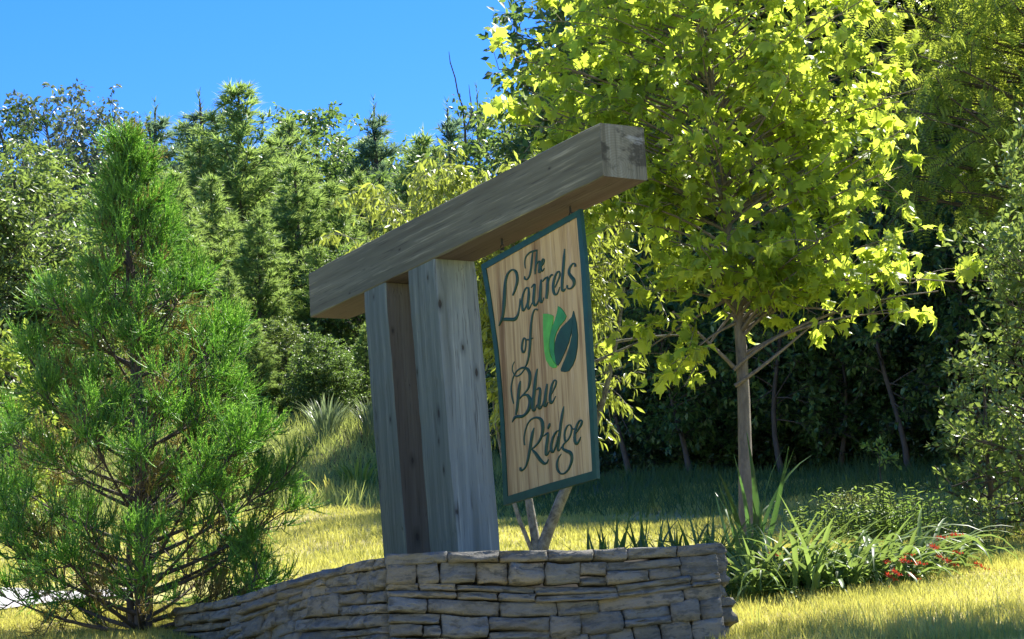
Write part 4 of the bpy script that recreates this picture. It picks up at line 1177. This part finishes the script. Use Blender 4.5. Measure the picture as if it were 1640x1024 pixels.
# ------------------------------------------------------------------ grass
def blades(name, n_, x0, x1, y0, y1, hmin, hmax, wd, mat, seed, lean=.35, keep=None, patch=0., kind='stuff', sink=.0, **k):
    rng = np.random.default_rng(seed)
    x = rng.uniform(x0, x1, n_); y = rng.uniform(y0, y1, n_)
    if keep is not None:
        q = keep(x, y, rng); x, y = x[q], y[q]
    n_ = len(x)
    vis = np.abs(x) < .24 * y + .5
    x, y = x[vis], y[vis]; n_ = len(x)
    pn = .5 + .5 * np.sin(x * 2.1 + np.sin(y * 1.7) * 1.5) * np.sin(y * 1.3 + x * .6)
    pn2 = .5 + .25 * np.sin(x * 5.3 + 2 * np.sin(y * 2.9)) + .25 * np.sin(y * 6.1 + 1.5 * np.sin(x * 3.3 + 1))
    P = np.stack([x, y, H(x, y) - .005 - sink], 1)
    T = norm(np.stack([rng.normal(0, lean, n_), rng.normal(0, lean, n_), np.ones(n_)], 1))
    N = rand_dir(rng, n_)
    Sx = wd * rng.uniform(.7, 1.3, n_); Sy = rng.uniform(hmin, hmax, n_) * (.6 + .8 * pn * (patch > 0) + .3 * (patch == 0))
    tv = np.array([(-.5, 0, 0), (.5, 0, 0), (.32, .55, .10), (-.32, .55, .10), (0, 1, .32)], float)
    g = Geo()
    S = np.stack([Sx, Sy, Sy], 1)
    spread(g, (tv, np.array([[0, 1, 2], [0, 2, 3], [3, 2, 4]])), P, T, N, S, rng, rv=np.clip(.5 * rng.random(n_) + .75 * pn2 - .12, 0, .999))
    g.obj(name, mat, kind=kind, **k)
def not_path(x, y, rng): return ~((x < -1.5) & (np.abs(y - 16.95) < 1.0 + rng.normal(0, .12, len(x)) - .5 * (x > -2.2)))
def lawn_keep(x, y, rng):
    inw = (x > -1.9) & (x < .85) & (y < 12.5)
    return not_path(x, y, rng) & ~inw
blades('lawn_grass', 95000, .2, 4.4, 11.0, 17.5, .03, .075, .006, M_grass, 51, label='short sunlit yellow green lawn grass beside the wall', keep=lawn_keep, patch=1)
blades('lawn_grass', 45000, -3.6, -1.4, 11.5, 16.2, .03, .075, .006, M_grass, 56, label='short lawn grass in front of the cedar left of the wall', keep=lambda x, y, r: not_path(x, y, r) & ~((y < 14.3) & (x > -1.9 + (14.1 - y) * .63 - .15)), patch=1)
blades('slope_grass', 150000, -6.5, 6, 15.0, 25.5, .03, .075, .009, M_grass, 52, label='mown grass on the slope behind the sign', keep=lawn_keep, patch=1)
blades('tall_weeds', 80000, -7.5, 7.5, 23.5, 34, .08, .26, .012, M_weed, 53, keep=lambda x, y, r: (y > 24.8 + np.clip(x, -1, 1) * -.8 + r.normal(0, .35, len(x))) & (x < -.2 + r.normal(0, .3, len(x))), label='tall weeds and grass on the bank below the trees', lean=.3, patch=1)
blades('shaded_grass', 45000, -7.5, 7.5, 20.5, 29, .06, .20, .012, M_shade, 57, keep=lambda x, y, r: (y > 23.2 + np.clip(x, -1, 1) * -.8 + r.normal(0, .35, len(x))) & (x > -.3 + r.normal(0, .3, len(x))) & (y < 28.5), label='grass coloured dark green for the shade in front of the wood', lean=.3, patch=1)
def ptch(x, y, rng): return np.sin(x * 3 + 2) * np.sin(y * 2.2) > rng.uniform(-.2, 1, len(x))
blades('seed_grass', 1500, .4, 4.2, 11.8, 13.2, .12, .22, .006, M_weed, 54, label='scattered taller grass stems in the near lawn', lean=.12, keep=ptch)

def tuft(px, y, n_, h, rad, mat, label, seed, name='grass_tuft', cat='grass tuft', wd=.02, sp=.4):
    loc = gpx(px, y)
    root = empty(name, loc, 0, label=label, cat=cat)
    rng = np.random.default_rng(seed); g = Geo()
    for _ in range(n_):
        a = rng.uniform(0, 6.28); r = rad * rng.random() ** .5; L = h * rng.uniform(.6, 1.1); ln = rng.uniform(.1, sp)
        b = np.array([r * math.cos(a) * .5, r * math.sin(a) * .5, 0]); dr = np.array([math.cos(a), math.sin(a), 0])
        pts = bez(b, b + dr * ln * L * .3 + (0, 0, L * .7), b + dr * ln * L * 1.2 + (0, 0, L * (1 - ln * .35)), 6)
        sd_ = np.array([-math.sin(a), math.cos(a), 0]); W = wd * np.array([.7, 1, 1, .85, .55, .08])[:, None] * .5
        V = np.concatenate([pts - sd_ * W, pts + sd_ * W]); i = np.arange(5)
        g.add(V, np.stack([i, i + 1, 6 + i + 1, 6 + i], 1), rng.random())
    g.obj('blades', mat, root, kind='stuff')
tuft(523, 31.5, 160, .62, .28, M_tuft, 'pale green upright grass tuft between the cedar and the left post', 61, sp=.6)
tuft(598, 31.8, 120, .58, .25, M_tuft, 'pale grass tuft partly hidden by the left post', 62, sp=.6)
tuft(470, 29.5, 70, .42, .35, M_weed, 'dry brownish grass tuft beside the cedar branches', 63)
tuft(575, 28, 90, .4, .4, M_shrub, 'low sunlit weeds at the foot of the bank by the left post', 64, sp=.7)
tuft(535, 27, 90, .3, .5, M_grass, 'low sunlit weeds left of the left post at the lawn edge', 65, sp=.7)

# ------------------------------------------------------------------ strap leaved plants with red flowers
def blade_mesh(seed, bend, mat, wd=.042, twist=.5, fold=.35):
    rng = np.random.default_rng(seed); k = 9
    t = np.linspace(0, 1, k)
    ang = .12 + bend * t ** 1.4
    dy, dz = np.sin(ang), np.cos(ang)
    y = np.concatenate([[0], np.cumsum(dy[1:])]) / k; z = np.concatenate([[0], np.cumsum(dz[1:])]) / k
    W = wd * np.sin(np.pi * (.12 + .88 * t) ** .8) * .5 + .001
    tw = twist * t * rng.uniform(-1, 1)
    V = []
    for i in range(k):
        nx, ny, nz = math.cos(tw[i]), -dz[i] * math.sin(tw[i]), dy[i] * math.sin(tw[i])
        side = np.array([nx, ny, nz]); up = np.array([0, -dz[i], dy[i]])
        c = np.array([.03 * math.sin(3 * t[i] + seed), y[i], z[i]])
        V += [c - side * W[i] + up * W[i] * fold, c, c + side * W[i] + up * W[i] * fold]
    g = Geo(); i = np.arange(k - 1) * 3
    g.add(V, np.concatenate([np.stack([i, i + 1, i + 4, i + 3], 1), np.stack([i + 1, i + 2, i + 5, i + 4], 1)]))
    return g.mesh('leaf', mat, True)
BV = [blade_mesh(i, b, M_blade) for i, b in enumerate((.5, .9, 1.3, 1.7, 2.1, 2.6))]
BI = [blade_mesh(i + 9, b, M_iris, .04) for i, b in enumerate((.15, .3, .6, 1.0))]
def flower_mesh(seed):
    rng = np.random.default_rng(seed); g = Geo()
    for i in range(7):
        c = np.array([0, .02 + .022 * i, .01 * math.sin(i)]); side = 1 if i % 2 else -1
        ax = norm([side * .8, .5, .6])
        A = norm(np.cross(ax, [0, 1, .2])); B = np.cross(ax, A)
        s = .032 * (1 - .07 * i)
        for j in range(6):
            a = j * 1.047; d = norm(ax * .9 + (math.cos(a) * A + math.sin(a) * B) * .9); q = norm(np.cross(d, ax)) * s * .18
            m_ = c + d * s * .55
            g.add([c, m_ + q, c + d * s * 1.15, m_ - q], [[0, 1, 2], [0, 2, 3]], rng.random())
    return g.mesh('flower', M_petal)
FV = [flower_mesh(i) for i in range(3)]
def strap_plant(name, cat, label, px, y, nl, L, bias, seed, meshes, spread_r=.22, flowers=(), group=None, azr=math.pi):
    loc = gpx(px, y, 0); rng = random.Random(seed)
    root = empty(name, loc, 0, label=label, cat=cat, group=group)
    for i in range(nl):
        me = meshes[min(len(meshes) - 1, int(rng.random() ** .9 * len(meshes)))]
        o = bpy.data.objects.new('leaf', me); COL.objects.link(o); o.parent = root
        az = bias + rng.gauss(0, azr)      # azimuth of the arch, 0 = +y
        rr = spread_r * rng.random() ** .5; aa = rng.uniform(0, 6.28)
        o.location = (rr * math.cos(aa) * 1.3, rr * math.sin(aa) * .8, -.02)
        o.rotation_euler = (-abs(rng.gauss(0, .45)) if cat != 'plant' else rng.gauss(0, .12), rng.gauss(0, .1), az)
        s = L * rng.uniform(.6, 1.15); o.scale = (max(.7, s) , s, s)
    for (fx, fy) in flowers:
        tip = at(fx, fy, y - .42 + rng.uniform(-.2, .15)) - np.array(loc)
        g = Geo(); b = np.array([tip[0] * .3, tip[1] * .3, 0])
        pts = bez(b, b * .6 + np.array([tip[0] * .3, tip[1] * .3, max(.1, tip[2]) * 1.1]), tip, 8)
        tube(g, pts, np.linspace(.004, .002, 8), 4)
        st = g.obj('stem', M_stem, root)
        f = bpy.data.objects.new('flower', rng.choice(FV)); COL.objects.link(f); f.parent = root
        d = norm(pts[-1] - pts[-3]); f.location = pts[-1]
        f.rotation_mode = 'QUATERNION'; f.rotation_quaternion = Vector(d).to_track_quat('Y', 'Z'); f.scale = (rng.uniform(.65, .95),) * 3
G_ = 'strap leaved plants with red flowers'
strap_plant('crocosmia_plant', 'flowering plant', 'dark strap leaved clump tucked behind the right end of the wall', 1165, 15.1, 120, .64, 0, 1, BV[:5], .22, [(1200, 938), (1213, 915), (1196, 952), (1232, 893)], G_)
strap_plant('crocosmia_plant', 'flowering plant', 'bright strap leaved clump with tall arching leaves right of the sycamore trunk', 1262, 14.6, 190, .68, 0, 2, BV, .32, [(1275, 962)], G_)
strap_plant('crocosmia_plant', 'flowering plant', 'broad drooping clump with most of the red flowers', 1370, 14.8, 190, .74, -1.2, 3, BV[1:], .38, [(1415, 903), (1440, 902), (1428, 917), (1452, 922), (1418, 922), (1420, 942), (1440, 955), (1445, 893), (1462, 905)], G_, 1.1)
strap_plant('crocosmia_plant', 'flowering plant', 'flattened right hand clump with red flowers near the bush', 1445, 15.3, 90, .66, -1.2, 4, BV[2:], .30, [(1491, 880), (1500, 893), (1522, 887), (1520, 862), (1510, 900), (1555, 905), (1497, 866)], G_, .8)
strap_plant('iris_plant', 'plant', 'dark upright iris leaves above the wall near the small trunks', 1010, 15.6, 34, .52, 0, 5, BI, .2)
strap_plant('iris_plant', 'plant', 'dark upright iris leaves above the right part of the wall', 1085, 15.4, 46, .56, 0, 6, BI, .22)
strap_plant('iris_plant', 'plant', 'tall thin blades leaning across the foot of the sycamore trunk', 1205, 16.0, 12, 1.0, 0, 7, BI, .1)

# ------------------------------------------------------------------ leafy weeds at the wood edge
def weed(px, y, n_, h, rad, seed, label, mat=M_shrub):
    loc = gpx(px, y); root = empty('weed_plant', loc, 0, label=label, cat='weed'); rng = np.random.default_rng(seed)
    wd_ = Geo(); P, T, N, S = [], [], [], []
    for _ in range(n_):
        b = np.array([rng.uniform(-rad, rad), rng.uniform(-rad, rad) * .6, 0]); L = h * rng.uniform(.5, 1.1)
        top = b + np.array([rng.normal(0, .15) * L, rng.normal(0, .15) * L, L])
        pts = bez(b, (b + top) / 2 + rng.normal(0, .03, 3), top, 6); tube(wd_, pts, .004, 3)
        for t in np.linspace(.2, 1, int(L / .022)):
            i = min(4, int(t * 5)); p = pts[i] + (pts[i + 1] - pts[i]) * (t * 5 - i)
            a = rng.uniform(0, 6.28)
            P.append(p); T.append(norm([math.cos(a), math.sin(a), rng.uniform(-.3, .9)])); N.append(np.array([0, 0, 1.])); S.append(.085 * rng.uniform(.6, 1.2) * (1.15 - .5 * t))
    wd_.obj('stems', M_stem, root)
    g = Geo(); spread(g, T_long(.26, .3), np.array(P), np.array(T), np.array(N), np.array(S), rng)
    g.obj('foliage', mat, root, kind='stuff')
weed(1400, 17.5, 60, .42, .35, 71, 'sunlit leafy weeds behind the red flowers', M_yell)
weed(1455, 17.3, 50, .38, .35, 72, 'sunlit leafy weeds left of the tall bush', M_forest)
weed(1345, 17.8, 34, .30, .35, 73, 'darker leafy weeds behind the bright flower clump', M_yell)
weed(1530, 16.6, 24, .34, .3, 74, 'leafy weeds at the foot of the tall bush', M_bush)
